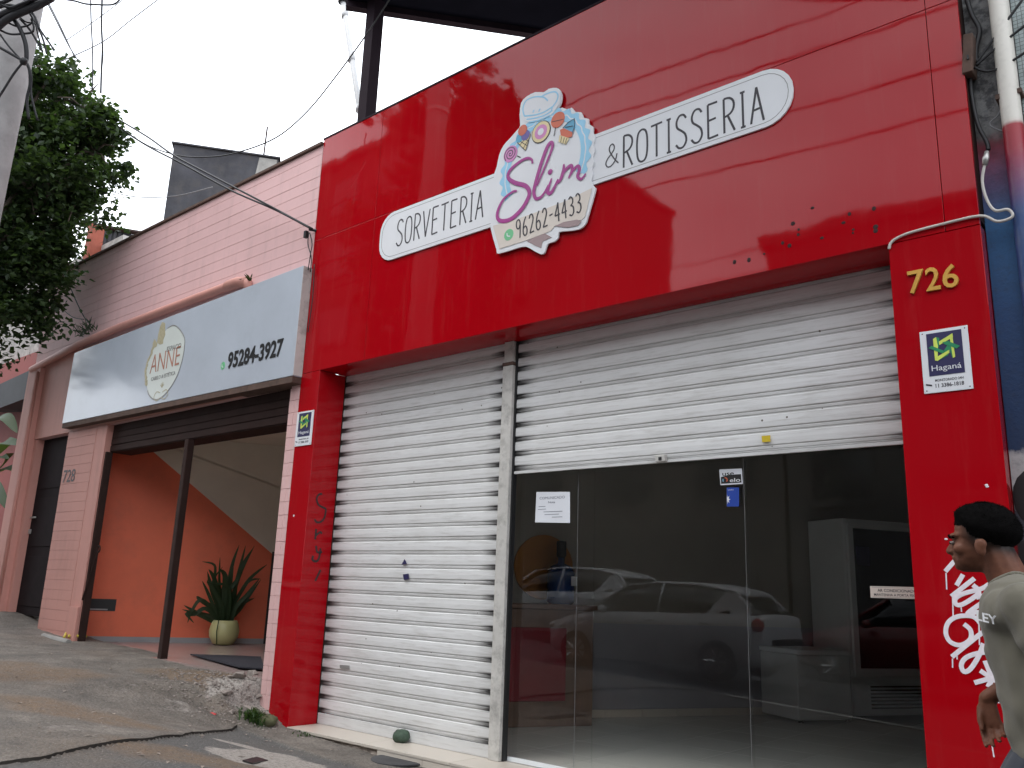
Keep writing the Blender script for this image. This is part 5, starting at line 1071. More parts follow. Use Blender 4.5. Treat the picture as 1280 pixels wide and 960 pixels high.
for (c, r) in lobes + xl:
    p = Vector(c); q = Vector(TB[2]).lerp(Vector(TB[3]), random.random()); mid = p.lerp(q, .5) + Vector((0, 0, -.25))
    lm.tube(smooth_line([tuple(q), tuple(mid), tuple(p)], 4), [.075, .07, .065, .055, .05, .04, .035, .028, .02], 6)
    for k in range(5):
        e_ = p + Vector((random.gauss(0, 1), random.gauss(0, 1), random.gauss(0, 1))).normalized() * r * .8
        lm.tube([tuple(p), tuple(p.lerp(e_, .5) + Vector((0, 0, .08))), tuple(e_)], [.022, .016, .006], 5)
lm.build('limbs', 'bark', tr, True)
def leaves(lobes, per, size, seed):
    random.seed(seed); b = MB(); V = b.v; F = b.f
    for (c, r) in lobes:
        cen = Vector(c)
        ncl = max(8, int(30 * r * r))
        for k in range(ncl):
            d = Vector((random.gauss(0, 1), random.gauss(0, 1), random.gauss(0, 1))).normalized(); rr = r * (random.random() ** .45) * random.uniform(.8, 1.12)
            cc = cen + d * rr; cr_ = random.uniform(.14, .30)
            for j in range(per):
                p = cc + Vector((random.gauss(0, cr_ * .55), random.gauss(0, cr_ * .55), random.gauss(0, cr_ * .45)))
                a = Vector((random.gauss(0, 1), random.gauss(0, 1), random.gauss(-.3, .6))).normalized(); n_ = (Vector((random.gauss(0, .6), random.gauss(0, .6), 1))).normalized(); s_ = a.cross(n_)
                if s_.length < .1: continue
                s_ = s_.normalized() * size * random.uniform(.28, .42); a = a * size * random.uniform(.7, 1.2); dn = n_ * size * .12; o_ = len(V)
                V += [tuple(p), tuple(p + a * .5 + s_ + dn), tuple(p + a), tuple(p + a * .5 - s_ + dn)]
                F += [(o_, o_ + 1, o_ + 2), (o_, o_ + 2, o_ + 3)]
    return b
leaves(lobes + xl, 96, .105, 33).build('crown', 'leaf', tr)

# ------------------------------------------------------------------ utility pole and cables at upper left
up = thing('utility_pole', 'leaning concrete utility pole at the upper left edge', 'pole', (-9.1, -2.95, slope(-9)))
MB().tube([(-9.13, -2.97, slope(-9) - .2), (-9.06, -2.96, 3), (-9.0, -2.945, 5), (-8.93, -2.93, 6.8), (-8.85, -2.92, 10.5)], [.26, .225, .20, .185, .15], 28).build('shaft', 'pole', up, True)
MB().lathe([(.17, 0), (.178, .005), (.178, .07), (.17, .075)], (-8.885, -2.925, 8.6), 28).build('clamp_band', 'steel', up)
loops = [([(-8.298,-3.024,6.586),(-8.254,-2.942,6.449),(-8.232,-2.882,6.322),(-8.228,-2.844,6.217)], 0.0104, 'outer loop of black cable hanging at the pole right edge'), ([(-8.349,-3.01,6.618),(-8.289,-2.906,6.457),(-8.24,-2.827,6.342),(-8.218,-2.788,6.279)], 0.0091, 'widest loop of thin cable reaching past the pole toward the tree'), ([(-8.329,-3.092,6.504),(-8.269,-3.008,6.403),(-8.23,-2.937,6.289),(-8.202,-2.887,6.207)], 0.0104, 'inner drooping cable over the pole side'), ([(-8.318,-3.134,6.454),(-8.287,-3.08,6.369),(-8.267,-3.023,6.243),(-8.278,-2.988,6.105),(-8.303,-2.999,6.072)], 0.0221, 'thick black cable dropping down the pole face to the knot'), ([(-8.445,-3.216,6.367),(-8.368,-3.138,6.328),(-8.277,-3.061,6.335),(-8.208,-3.006,6.352),(-8.187,-3.005,6.402),(-8.196,-3.036,6.477)], 0.0104, 'curled cable loop across the pole face'), ([(-8.413,-3.195,6.175),(-8.332,-3.105,6.114),(-8.25,-3.015,6.052)], 0.0130, 'black cable from left frame edge rising into the knot'), ([(-8.25,-3.015,6.052),(-8.337,-3.052,5.933),(-8.417,-3.079,5.804),(-8.474,-3.099,5.71)], 0.0117, 'straight black cable from the knot down left across the pole'), ([(-8.417,-3.217,6.318),(-8.361,-3.13,6.197),(-8.291,-3.032,6.08)], 0.0091, 'thin cable running diagonally into the knot'), ([(-8.441,-2.946,6.169),(-8.424,-2.905,6.088),(-8.438,-2.872,5.947),(-8.48,-2.862,5.804),(-8.489,-2.813,5.628)], 0.0156, 'cable hanging along the pole right edge in front of the leaves'), ([(-8.434,-2.935,6.158),(-8.417,-2.883,6.041),(-8.441,-2.844,5.853),(-8.426,-2.756,5.619)], 0.0104, 'second cable hanging along the pole toward the tree shade')]
for L, r, lab in loops: cable(L, r, lab, name='pole_cable')
for k, (L, r, lab) in enumerate((([(-8.433,-3.256,6.523),(-8.365,-3.187,6.492),(-8.299,-3.138,6.518),(-8.228,-3.096,6.579),(-8.19,-3.09,6.661)], .012, 'black cable curling over the middle of the pole top'), ([(-8.393,-3.25,6.399),(-8.326,-3.225,6.505),(-8.249,-3.171,6.543),(-8.178,-3.108,6.535),(-8.123,-3.042,6.48),(-8.096,-2.975,6.344)], .011, 'black cable arching from left edge over to the pole right side'), ([(-8.373,-3.175,6.434),(-8.296,-3.097,6.397),(-8.221,-3.039,6.418),(-8.186,-3.024,6.466),(-8.199,-3.053,6.522)], .009, 'small closed loop of cable in the pole middle'), ([(-8.317,-3.301,6.551),(-8.234,-3.215,6.509),(-8.149,-3.154,6.547),(-8.025,-3.067,6.61)], .014, 'black cable just below the top frame edge at the pole'), ([(-8.335,-3.104,6.527),(-8.287,-3.047,6.477),(-8.225,-2.989,6.463),(-8.217,-2.957,6.382),(-8.207,-2.896,6.221)], .008, 'thin cable bending down the pole right side'))): cable(L, r, lab, name='pole_cable')
kb = [(-8.25,-3.014,6.049)][0]; rock('cable_knot', kb, .035, 'cable_black', 'dark knot of taped cables on the pole face', 'cable knot', 4, (1.3, 1, 1))
for k, (L, r) in enumerate((([(-8.419,-3.252,6.335),(-8.317,-3.196,6.437),(-8.181,-3.104,6.518),(-8.084,-3.037,6.568),(-7.966,-2.961,6.648)], 0.0390), ([(-8.435,-3.255,6.388),(-8.315,-3.182,6.485),(-8.178,-3.092,6.572),(-8.059,-3.016,6.657)], 0.0338), ([(-8.384,-3.28,6.432),(-8.287,-3.215,6.493),(-8.191,-3.148,6.543),(-8.091,-3.089,6.628)], 0.0286), ([(-8.447,-3.279,6.557),(-8.352,-3.209,6.596),(-8.271,-3.138,6.594),(-8.181,-3.082,6.661)], 0.0156), ([(-8.337,-3.314,6.538),(-8.262,-3.257,6.564),(-8.184,-3.206,6.614)], 0.0208))):
    cable(L, r, ('thickest black cable bundle crossing the pole top', 'second thick black bundle just above the lowest one', 'third black bundle across the pole top', 'single loose cable arching over the pole top', 'cable bundle in the very top left corner')[k], name='cable_bundle')
cable([(-12.372,-0.52,8.159),(-11.107,-0.54,7.389),(-10.134,-0.587,6.763),(-9.273,-0.495,6.251),(-8.318,-0.303,5.681),(-7.642,-0.046,5.258)], .013, 'upper black service cable dropping from the tree to the pink wall')
cable([(-12.405,-0.519,8.068),(-11.123,-0.514,7.263),(-10.044,-0.471,6.644),(-9.012,-0.333,6.025),(-8.13,-0.236,5.554),(-7.651,-0.054,5.258)], .013, 'lower black service cable dropping from the tree to the pink wall')
cable([(-11.874,-0.646,7.775),(-11.122,-0.516,7.273),(-10.442,-0.37,6.952),(-9.882,-0.245,6.801),(-9.328,-0.15,6.722),(-8.672,-0.008,6.776),(-8.173,0.078,7.003),(-7.696,0.115,7.325),(-7.155,0.082,7.613),(-6.781,0.057,7.849),(-6.47,0.002,8.01)], .009, 'black cable sagging across the grey block then up toward the dark post')
for k, (L, r, lab) in enumerate((([(-11.463,-1.455,9.283),(-11.499,-1.387,8.975),(-11.53,-1.305,8.633),(-11.563,-1.239,8.342),(-11.613,-1.173,7.999)], .010, 'left of two cables hanging straight down into the tree'), ([(-11.338,-1.349,9.289),(-11.398,-1.274,8.894),(-11.427,-1.2,8.586),(-11.478,-1.145,8.278),(-11.527,-1.086,7.96)], .014, 'right, thicker of two cables hanging straight down into the tree'), ([(-11.318,-1.277,8.696),(-11.337,-1.207,8.425),(-11.396,-1.17,8.152)], .006, 'thin strand wound beside the right hanging cable'))): cable(L, r, lab)
cable([(-10.913,-1.86,7.786),(-10.467,-1.56,8.053),(-10.146,-1.376,8.346),(-9.797,-1.175,8.658)], .007, 'long thin line crossing the two hanging cables', 'cable_grey'); cable([(-11.796,-1.547,8.673),(-11.466,-1.349,8.946),(-11.085,-1.129,9.285)], .006, 'faint thin line above the tree top', 'cable_grey')
cable([(-9.964,-2.441,7.914),(-9.896,-2.302,7.664),(-9.825,-2.156,7.399),(-9.756,-2.035,7.208)], .008, 'thin cable slanting from pole top down to the tree', 'cable_grey'); cable([(-9.947,-2.421,7.9),(-9.868,-2.259,7.606),(-9.786,-2.074,7.252)], .007, 'twin thin cable beside the one slanting from pole top', 'cable_grey')
cable([(-9.787,-2.288,7.915),(-9.7,-2.208,7.9),(-9.614,-2.125,7.873),(-9.526,-2.047,7.869),(-9.369,-1.914,7.876),(-9.294,-1.869,7.938)], .010, 'short drooping cable at the top edge above the tree')
cable([(-13.641,-0.061,7.55),(-13.376,0.2,7.449),(-13.085,0.461,7.421),(-12.686,0.79,7.469),(-12.24,1.124,7.627)], .008, 'faint slack wire behind the grey block', 'cable_grey'); cable([(-13.074,0.039,8.765),(-12.517,0.439,9.021),(-11.911,0.841,9.395),(-11.348,1.23,9.701),(-10.774,1.603,10.082)], .005, 'broken looking faint wire high in the white sky', 'cable_grey')
hkp = [(-7.689,5.26)][0]
wb = thing('wall_bracket', 'black cable clamp on the pink wall beside the red fascia', 'bracket', (hkp[0], 0, hkp[1]))
MB().tube([(hkp[0] + .06, 0, hkp[1] - .01), (hkp[0], -.06, hkp[1])], .016, 6).build('hook', 'black', wb); MB().box(hkp[0] - .05, hkp[0] - .01, -.09, -.05, hkp[1] - .10, hkp[1] - .02).build('clamp', 'black', wb)
cable(y3([(-7.698,5.223),(-7.692,5.085),(-7.605,4.9),(-7.594,4.725)], -.05), .006, 'left strand hanging from the wall clamp to the salon sign', name='wall_cable'); cable(y3([(-7.667,5.215),(-7.6,5.062),(-7.611,4.94),(-7.627,4.752)], -.06), .006, 'right strand hanging from the wall clamp to the salon sign', name='wall_cable')
cable(y3([(-7.563,4.816),(-7.535,4.433),(-7.56,4.021)], -.03), .006, 'thin cable down the right end of the salon sign', name='wall_cable')
cable(y3([(-14.366,6.021),(-13.967,5.649),(-13.578,5.322),(-13.276,5.13)], -.03), .009, 'old cable on the pink wall ending in the wild plant', name='wall_cable'); cable(y3([(-14.945,5.844),(-14.456,5.601),(-13.996,5.385),(-13.559,5.269)], -.03), .007, 'slack cable on the pink wall left of the wild plant', name='wall_cable')

# ------------------------------------------------------------------ walking person
PY = -2.165
ps = thing('person', 'person in olive grey t-shirt walking left in front of the right red pillar', 'person', (-.5, PY, walk_z(-.5, PY)))
def remesh(o, vox, sm=4, disp=0, dscale=9, seed=0, zs=1.0):
    r = o.modifiers.new('r', 'REMESH'); r.mode = 'VOXEL'; r.voxel_size = vox; r.use_smooth_shade = True
    s_ = o.modifiers.new('s', 'SMOOTH'); s_.factor = .5; s_.iterations = sm
    dg = bpy.context.evaluated_depsgraph_get(); dg.update()
    m = bpy.data.meshes.new_from_object(o.evaluated_get(dg)); o.modifiers.clear(); mats = list(o.data.materials); old = o.data; o.data = m; m.name = o.name
    m.materials.clear(); [m.materials.append(x) for x in mats]; bpy.data.meshes.remove(old)
    if disp:
        N = [v.normal.copy() for v in m.vertices]
        for v, nn in zip(m.vertices, N): v.co += nn * disp * (.7 + noise.noise(Vector((v.co.x * dscale, v.co.y * dscale, v.co.z * dscale * zs + seed))) + .5 * noise.noise(Vector((v.co.x * dscale * 2.3, v.co.y * dscale * 2.3, v.co.z * dscale * 2.3 * zs + seed))))
    m.polygons.foreach_set('use_smooth', [True] * len(m.polygons)); return o
GZ = walk_z(-.5, PY)
b = MB()
yl, yr = PY - .19, PY + .19           # left (near the camera) and right shoulder
# head and neck
b.ell((-.652, PY, 1.592), (.094, .076, .083)); b.ell((-.692, PY, 1.545), (.064, .060, .075)); b.ell((-.705, PY, 1.505), (.046, .047, .040))
b.cap((-.722, PY, 1.487), (-.66, PY, 1.50), .026, .04); b.ell((-.735, PY, 1.482), (.018, .022, .016))
b.cap((-.748, PY, 1.560), (-.764, PY, 1.530), .009, .0125); b.ell((-.757, PY, 1.527), (.012, .017, .009))
b.ell((-.736, PY - .03, 1.578), (.018, .030, .010)); b.ell((-.736, PY + .03, 1.578), (.018, .030, .010)); b.ell((-.746, PY, 1.508), (.013, .022, .007)); b.ell((-.742, PY, 1.497), (.013, .020, .007))
b.ell((-.722, PY - .045, 1.535), (.022, .016, .018)); b.ell((-.722, PY + .045, 1.535), (.022, .016, .018))
for s_ in (-1, 1):
    ry = Matrix.Rotation(R(-12), 3, 'Y'); b.ell((-.655, PY + s_ * .078, 1.535), (.017, .010, .030), rot=ry); b.ell((-.648, PY + s_ * .082, 1.548), (.016, .009, .018))
b.cap((-.625, PY, 1.52), (-.575, PY, 1.37), .056, .066)
# torso under the clothes, arms, legs
b.cap((-.53, PY - .10, 1.30), (-.53, PY + .10, 1.30), .085, .085); b.cap((-.54, PY, 1.30), (-.47, PY, .98), .10, .095)
b.cap((-.555, yl, 1.35), (-.555, yr, 1.35), .045, .045)
def arm(y, sh, el, wr):
    b.cap(sh, el, .034, .034); b.cap(el, (Vector(el).lerp(Vector(wr), .3)), .036, .036); b.cap(Vector(el).lerp(Vector(wr), .3), wr, .036, .024)
RS, RE, RW = (-.545, yr, 1.36), (-.605, yr + .01, 1.135), (-.733, yr - .005, 1.055)
LS, LE, LW = (-.53, yl, 1.36), (-.40, yl - .03, 1.11), (-.36, yl - .01, .88)
arm(yr, RS, RE, RW); arm(yl, LS, LE, LW)
def hand(wr, d, fwd, inn):
    """d: along the hand, fwd: thumb side, inn: palm side"""
    wr, d, fwd, inn = Vector(wr), Vector(d).normalized(), Vector(fwd).normalized(), Vector(inn).normalized()
    for t in (-.7, 0, .7): b.cap(wr + d * .008 + fwd * .014 * t, wr + d * .082 + fwd * .027 * t, .017, .0145)
    for k, (o_, L) in enumerate(((.030, .078), (.010, .086), (-.011, .080), (-.031, .062))):
        p0 = wr + d * .084 + fwd * o_; curl = .35 + .12 * k; p = p0; dd_ = d.copy()
        for j, f in enumerate((.42, .33, .25)):
            ang = curl * (.6 if j == 0 else 1); dd_ = (dd_ * math.cos(ang) + inn * math.sin(ang)).normalized() if j == 0 else (Matrix.Rotation(ang, 3, d.cross(inn).normalized()) @ dd_).normalized()
            q = p + dd_ * L * f; b.cap(p, q, .0092 - .0008 * j, .0086 - .0008 * j, 8); p = q
    t0 = wr + d * .03 + fwd * .022; t1 = t0 + (d * .85 + fwd * .28 + inn * .45).normalized() * .042; t2 = t1 + (d * .95 - fwd * .05 + inn * .35).normalized() * .032
    b.cap(t0, t1, .0145, .011, 8); b.cap(t1, t2, .0105, .0085, 8)
hand(RW, (.10, -.10, -1), (-1, 0, -.1), (.35, -1, 0)); hand(LW, (-.1, .08, -1), (-1, 0, 0), (.3, 1, 0))
hp = (-.475, PY, .94)
NL = [(-.52, PY - .09, .92), (-.74, PY - .10, .55), (-.69, PY - .10, GZ + .09)]; FR = [(-.465, PY + .09, .92), (-.43, PY + .09, .49), (-.20, PY + .09, GZ + .16)]
for L in (NL, FR): b.cap(L[0], L[1], .075, .05); b.cap(L[1], Vector(L[1]).lerp(Vector(L[2]), .35), .05, .052); b.cap(Vector(L[1]).lerp(Vector(L[2]), .35), L[2], .052, .036)
b.cap((hp[0], PY - .07, .93), (hp[0], PY + .07, .93), .10, .10)
body = b.build('body', 'skin', ps); remesh(body, .0045, 5)
for s_ in (-1, 1):
    e_ = MB().ell((-.7445, PY + s_ * .030, 1.556), (.0095, .011, .006)).build('eye', 'eye_white', ps, True); MB().ell((-.7525, PY + s_ * .031, 1.556), (.004, .0058, .0058)).build('iris', 'black', e_, True)
    MB().tube(smooth_line([(-.757, PY + s_ * .014, 1.574), (-.754, PY + s_ * .034, 1.579), (-.736, PY + s_ * .054, 1.572)], 3), .0045, 6).build('eyebrow', 'hair', ps, True)
SK = Vector((-.652, PY, 1.592))
def hairline(x): return interp(x, [-.76, -.735, -.705, -.685, -.655, -.62, -.57, -.54], [1.615, 1.613, 1.605, 1.574, 1.560, 1.546, 1.534, 1.530])
h = MB().ell(SK, (.0955, .0775, .0845), 72, 54)
hair = h.build('hair', 'hair', ps, True)
bm = bmesh.new(); bm.from_mesh(hair.data)
for v in bm.verts:
    d = (v.co - SK).normalized(); lz = v.co.z - hairline(v.co.x)
    th = .0125 * sstep(0, .05, lz) + .007 * math.exp(-((v.co.x + .715) / .03) ** 2) * sstep(.01, .04, lz) - .001
    v.co += d * (th + (.0022 * noise.noise(v.co * 55) + .0014 * noise.noise(v.co * 130)) * sstep(0, .03, lz))
bmesh.ops.delete(bm, geom=[v for v in bm.verts if v.co.z < hairline(v.co.x) + .004 * noise.noise(v.co * 150)], context='VERTS'); bm.to_mesh(hair.data); bm.free()
random.seed(17); hv_ = [(v.co.copy(), v.normal.copy()) for v in hair.data.vertices]; st_ = MB()
for k in range(5200):
    p, n_ = random.choice(hv_); low = p.z - hairline(p.x)
    L = random.uniform(.004, .009) * (1 if low > .03 else .5); d = (n_ * .4 + Vector((random.uniform(-.2, .6), random.uniform(-.5, .5), random.uniform(-.35, .3)))).normalized(); s_ = d.orthogonal().normalized() * .0007; b_ = d.cross(s_)
    q = p - n_ * .002 + Vector((random.uniform(-.003, .003), random.uniform(-.003, .003), random.uniform(-.003, .003))); st_.add([q + s_, q - s_ * .5 + b_ * .8, q - s_ * .5 - b_ * .8, q + d * L], [(0, 1, 3), (1, 2, 3), (2, 0, 3)])
tag(st_.build('hair_strands', 'hair', hair), kind='stuff')
# clothes
c = MB()
c.cap((-.57, PY - .085, 1.30), (-.57, PY + .085, 1.30), .098, .098); c.cap((-.555, yl + .03, 1.335), (-.555, yr - .03, 1.335), .068, .068); c.cap((-.555, PY - .06, 1.22), (-.555, PY + .06, 1.22), .117, .117)
c.cap((-.525, PY - .06, 1.10), (-.525, PY + .06, 1.10), .122, .122); c.cap((-.49, PY - .07, .975), (-.49, PY + .07, .975), .118, .118); c.cap((-.477, PY - .075, .90), (-.477, PY + .075, .90), .124, .124)
c.cap((-.585, PY, 1.405), (-.57, PY, 1.36), .068, .085); c.cap((-.575, PY - .13, 1.335), (-.575, PY + .13, 1.335), .080, .080); c.cap((-.55, PY - .07, 1.33), (-.50, PY - .075, .95), .125, .118); c.cap((-.55, PY + .07, 1.33), (-.50, PY + .075, .95), .125, .118)
c.cap(LS, Vector(LS).lerp(Vector(LE), .8), .066, .070); c.cap(RS, Vector(RS).lerp(Vector(RE), .72), .062, .062)
sh_ = c.build('shirt', 'shirt', ps); remesh(sh_, .006, 12, .006, 7, 3, .8)
NN = [v.normal.copy() for v in sh_.data.vertices]
for v, nv in zip(sh_.data.vertices, NN):      # drag folds running down from the shoulder and across the waist
    f = math.sin((v.co.z * 1.0 + v.co.x * .9) * 62 + 3 * noise.noise(v.co * 6)) * sstep(1.30, 1.05, v.co.z) * .006 * (.4 + noise.noise(v.co * 4 + Vector((3, 1, 0))))
    g = math.sin((v.co.x * 1.1 - v.co.z * .5 + v.co.y * .6) * 75 + 2 * noise.noise(v.co * 8)) * .004 * max(0, noise.noise(v.co * 5) + .2)
    v.co += nv * (f + g)
bm = bmesh.new(); bm.from_mesh(sh_.data)
bmesh.ops.delete(bm, geom=[v for v in bm.verts if v.co.z < .86 or (v.co - Vector((-.60, PY, 1.455))).length < .075], context='VERTS')
rib = MB(); hem = MB()
for e_ in bm.edges:
    if e_.is_boundary:
        a, b_ = e_.verts[0].co, e_.verts[1].co
        if (a - Vector((-.60, PY, 1.455))).length < .10: rib.cap(a, b_, .0075, .0075, 8)
        elif a.z < .9: hem.cap(a, b_, .005, .005, 6)
bm.to_mesh(sh_.data); bm.free()
if rib.v: rib.build('collar', 'shirt', sh_, True)
if hem.v: hem.build('hem', 'shirt', sh_, True)
so = sh_.modifiers.new('t', 'SOLIDIFY'); so.thickness = .005
# chest print follows the shirt front
pr = MB()
q = [(-0.645,1.326),(-0.598,1.312)]
FRONT = [v.co.copy() for v in sh_.data.vertices if v.co.y < PY - .03 and 1.2 < v.co.z < 1.42 and v.co.x < -.5]
def chest_pt(px, pz):
    best = min((c_ for c_ in FRONT if abs(c_.z - pz) < .012 and abs(c_.x - px) < .02), key=lambda c_: c_.y, default=None)
    return best
lt = text('LEY', 'chest_print', 'white_print', ps, 0, 0, .066, .027, 0, 0, .02, depth=.0006)
ax = -.660; az = 1.312
for v in lt.data.vertices:
    x, z = ax + v.co.x, az + v.co.z - .18 * v.co.x
    p = chest_pt(x, z); v.co = (x, (p.y if p is not None else PY - .13) - .006 + v.co.y, z)
t_ = MB()
for L in (NL, FR): t_.cap(L[0], L[1], .094, .072); t_.cap(L[1], L[2], .070, .062)
t_.cap((hp[0], PY - .06, .92), (hp[0], PY + .06, .92), .118, .118); t_.cap((hp[0] - .01, PY - .05, .98), (hp[0] - .01, PY + .05, .98), .105, .105)
tro = t_.build('trousers', 'trousers', ps); remesh(tro, .008, 6, .010, 9, 8, .7)
for L, up_ in ((NL, 0), (FR, .55)):
    f = MB(); a = Vector(L[2]); tip = a + Vector((-.17 * math.cos(up_), 0, -.05 - .17 * math.sin(up_) * .5)); heel = a + Vector((.04, 0, -.045 + .02 * up_))
    f.cap(heel, tip, .042, .036); f.cap(a, heel.lerp(tip, .35), .045, .05); s2_ = f.build('shoe', 'leather', ps); remesh(s2_, .008, 4)
    zmin = min(v.co.z for v in s2_.data.vertices)
    for v in s2_.data.vertices:
        if v.co.z < GZ + .006 and not up_: v.co.z = GZ + .006

# ------------------------------------------------------------------ across the street (seen mirrored in glass and fascia)
def car(label, loc, paint, rotz=0, sc=1.0):
    """hatchback, nose towards -x"""
    t = thing('parked_car', label, 'car', loc, 'cars in the street'); o0 = Vector(loc)
    def T(p): return (o0.x + p[0] * sc, o0.y + p[1] * sc, o0.z + p[2] * sc)
    def loft(secs, name, mat, par, smooth=True):
        n = len(secs[0]); vs = [T(p) for s_ in secs for p in s_]; fs = [(i * n + j, i * n + (j + 1) % n, (i + 1) * n + (j + 1) % n, (i + 1) * n + j) for i in range(len(secs) - 1) for j in range(n)]
        fs += [tuple(range(n)), tuple(range(len(vs) - 1, len(vs) - n - 1, -1))]
        return fixn(MB().add(vs, fs).build(name, mat, par, smooth))
    S_ = []
    for x, zb, zs_, zt, w_ in ((-2.05, .42, .58, .66, .55), (-1.95, .28, .60, .74, .72), (-1.6, .22, .66, .84, .82), (-1.0, .20, .70, .95, .85), (0, .20, .72, .98, .86), (1.2, .20, .74, 1.0, .86), (1.75, .24, .74, 1.02, .82), (1.98, .32, .70, .98, .74), (2.05, .42, .66, .90, .62)):
        S_.append([(x, -w_ * .9, zb), (x, -w_, zb + .12), (x, -w_ * 1.01, zs_), (x, -w_ * .95, zt), (x, -w_ * .6, zt + .03), (x, w_ * .6, zt + .03), (x, w_ * .95, zt), (x, w_ * 1.01, zs_), (x, w_, zb + .12), (x, w_ * .9, zb)])
    loft(S_, 'body', paint, t)
    G = []
    for x, zt, wt in ((-1.15, .97, .72), (-.45, 1.40, .60), (.1, 1.455, .60), (.9, 1.44, .59), (1.45, 1.34, .57), (1.9, 1.03, .66)):
        wb_ = .80 if x < 1.5 else .70
        G.append([(x, -wb_, .95), (x, -(wb_ + wt) / 2 - .02, .95 + (zt - .95) * .5), (x, -wt, zt - .004), (x, wt, zt - .004), (x, (wb_ + wt) / 2 + .02, .95 + (zt - .95) * .5), (x, wb_, .95)])
    loft(G, 'cabin_glass', 'car_glass', t)
    Rf = []
    for x, zt, wt in ((-.5, 1.39, .60), (.1, 1.458, .62), (.9, 1.446, .61), (1.5, 1.345, .58), (1.62, 1.30, .55)): Rf.append([(x, -wt, zt - .02), (x, -wt * .8, zt + .03), (x, wt * .8, zt + .03), (x, wt, zt - .02)])
    loft(Rf, 'roof', paint, t)
    for s_ in (-1, 1):
        for L in (((-1.15, .79, .95), (-.48, .605, 1.40)), ((.22, .80, .95), (.25, .615, 1.44)), ((1.85, .72, 1.0), (1.52, .58, 1.33))):
            MB().tube([T((p[0], s_ * p[1], p[2])) for p in L], .03 * sc, 6, True).build('pillar', paint, t, True)
        q = [(1.05, .81, .96), (1.86, .73, .98), (1.56, .62, 1.32), (1.36, .63, 1.33)]
        fixn(MB().add([T((a_, s_ * (b_ + d_), c_)) for d_ in (-.03, .012) for a_, b_, c_ in q], [(0, 1, 2, 3), (7, 6, 5, 4), (0, 1, 5, 4), (1, 2, 6, 5), (2, 3, 7, 6), (3, 0, 4, 7)]).build('quarter_panel', paint, t))
        MB().ell(T((1.92, s_ * .68, .86)), (.10 * sc, .11 * sc, .12 * sc)).build('tail_lamp', 'lamp_red', t, True)
        MB().ell(T((-1.9, s_ * .62, .68)), (.14 * sc, .12 * sc, .08 * sc)).build('headlamp', 'chrome', t, True)
        MB().ell(T((-.75, s_ * .93, 1.0)), (.07 * sc, .10 * sc, .07 * sc)).build('mirror', paint, t, True)
        for x in (.05, 1.0): MB().tube([T((x, s_ * .875, .86)), T((x + .17, s_ * .875, .865))], .016 * sc, 6).build('door_handle', 'chrome', t, True)
        for x in (-1.3, 1.28):
            b = MB(); n = 24; prof = [(.20, .0), (.30, .0), (.315, .03), (.315, .17), (.30, .2), (.20, .2)]; vs = []
            for r_, d in prof: vs += [T((x + r_ * math.cos(2 * math.pi * k / n), s_ * (.88 - d), .315 + r_ * math.sin(2 * math.pi * k / n))) for k in range(n)]
            b.add(vs, [(i * n + k, i * n + (k + 1) % n, (i + 1) * n + (k + 1) % n, (i + 1) * n + k) for i in range(5) for k in range(n)]); wh = fixn(b.build('wheel', 'tyre', t, True))
            for k in range(10): a = 2 * math.pi * k / 10; MB().tube([T((x, s_ * .865, .315)), T((x + .2 * math.cos(a), s_ * .875, .315 + .2 * math.sin(a)))], .02 * sc, 5).build('spoke', 'chrome', wh)
    MB().tube([T((2.06, -.5, .62)), T((2.07, 0, .62)), T((2.06, .5, .62))], .05 * sc, 6).build('bumper', 'tyre', t, True)
    return t
car('silver hatchback parked at the kerb, mirrored in the shop glass', (-7.1, -6.0, road_z(-7.1) + .004), 'car_silver', 0, .93)
car('white car behind the silver hatchback, its roof mirrored in the glass', (-10.9, -8.6, road_z(-10.9)), 'car_white')
car('red car farther along the street, faintly mirrored in the right pane', (-4.0, -9.0, road_z(-4.0)), 'car_red')
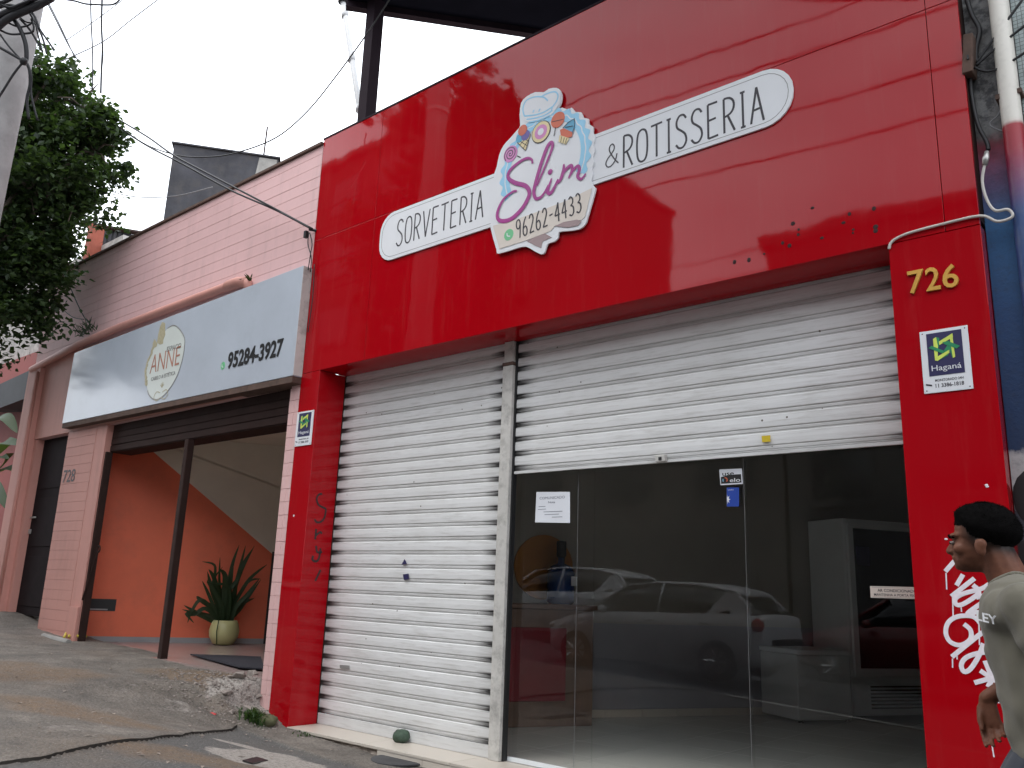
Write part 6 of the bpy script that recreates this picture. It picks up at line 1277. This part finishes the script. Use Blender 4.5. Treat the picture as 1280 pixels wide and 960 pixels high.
def block(label, x0, x1, y0, y1, h, mat, nx, nz, z0=0):
    t = thing('street_building', label, 'building', ((x0 + x1) / 2, y1, slope((x0 + x1) / 2)), 'buildings across the street')
    zb = slope((x0 + x1) / 2) - .8
    MB().box(x0, x1, y0, y1, zb, h).build('wall', mat, t); MB().box(x0 - .15, x1 + .15, y0 - .1, y1 + .15, h + .002, h + .3).build('parapet', mat, t)
    wx = (x1 - x0) / nx; wz = (h - zb - 3.6) / nz
    for i in range(nx):
        for j in range(nz):
            cx = x0 + wx * (i + .5); cz = zb + 3.6 + wz * (j + .45)
            f = MB().box(cx - wx * .3, cx + wx * .3, y1 + .002, y1 + .06, cz - wz * .28, cz + wz * .28).build('window', 'facade_grey', t); MB().box(cx - wx * .26, cx + wx * .26, y1 + .061, y1 + .07, cz - wz * .23, cz + wz * .23).build('pane', 'pane_dark', f)
    MB().box(x0 + .8, x1 - .8, y1 + .002, y1 + .04, zb + .9, zb + 3.2).build('shop_shutter', 'facade_grey', t)
block('tall brown block across the street mirrored at the fascia left', -42, -19, -28, -15, 19, 'facade_brown', 7, 5)
block('low beige house across the street mirrored low in the fascia', -18.8, -9, -26, -15.2, 9.2, 'facade_beige', 3, 2)
block('dark grey shop house across the street mirrored in the middle of the glass', -8.8, -.5, -24, -15, 10.4, 'facade_grey', 3, 2)
block('beige three storey house across the street mirrored at the right pillar', -.3, 9, -25, -15.3, 9.6, 'facade_beige', 3, 3)
block('plain brown house across the street at the far right end', 9.3, 22, -25, -15, 8.5, 'facade_brown', 4, 2)
ft = thing('far_tree', 'large tree across the street mirrored dark in the left of the fascia', 'tree', (-18.5, -12.9, slope(-18.5)))
MB().tube([(-18.5, -12.9, slope(-18.5)), (-18.4, -12.8, 4), (-18.2, -12.7, 8), (-18, -12.5, 13)], [.35, .3, .22, .1], 10).build('trunk', 'bark', ft, True)
leaves([((-18.5, -12.6, 11), 2.6), ((-16.6, -12.3, 14.2), 2.2), ((-20.2, -12.8, 12.5), 2.5), ((-18.6, -12.4, 16), 2.6), ((-17.0, -12.2, 9.8), 1.7), ((-20.3, -12.8, 9.4), 1.8), ((-17.2, -12.2, 12.2), 2.0)], 34, .24, 77).build('crown', 'leaf_far', ft)
for k, (y, z, sg_) in enumerate(((-4.2, 8.2, .35), (-4.5, 8.9, .4), (-3.9, 7.3, .45), (-4.0, 6.8, .5), (-12.7, 8.8, .5), (-12.9, 9.4, .4), (-12.5, 7.6, .6))):
    labs = ('street wire overhead, second from top on this side', 'highest street wire on this side, mirrored in the red fascia', 'third street wire down on this side', 'lowest street wire on this side', 'middle wire along the far pavement', 'highest wire along the far pavement', 'lowest wire along the far pavement')
    pts = []
    for a, b_ in ((-38, -7), (-7, 24)): pts += arc_sag((a, y, z + slope(a) * .5), (b_, y, z + slope(b_) * .5), sg_, 12)[(1 if pts else 0):]
    tag(MB().tube(pts, .016, 5).build('street_wire', 'cable_black', None, True), labs[k], 'cable')
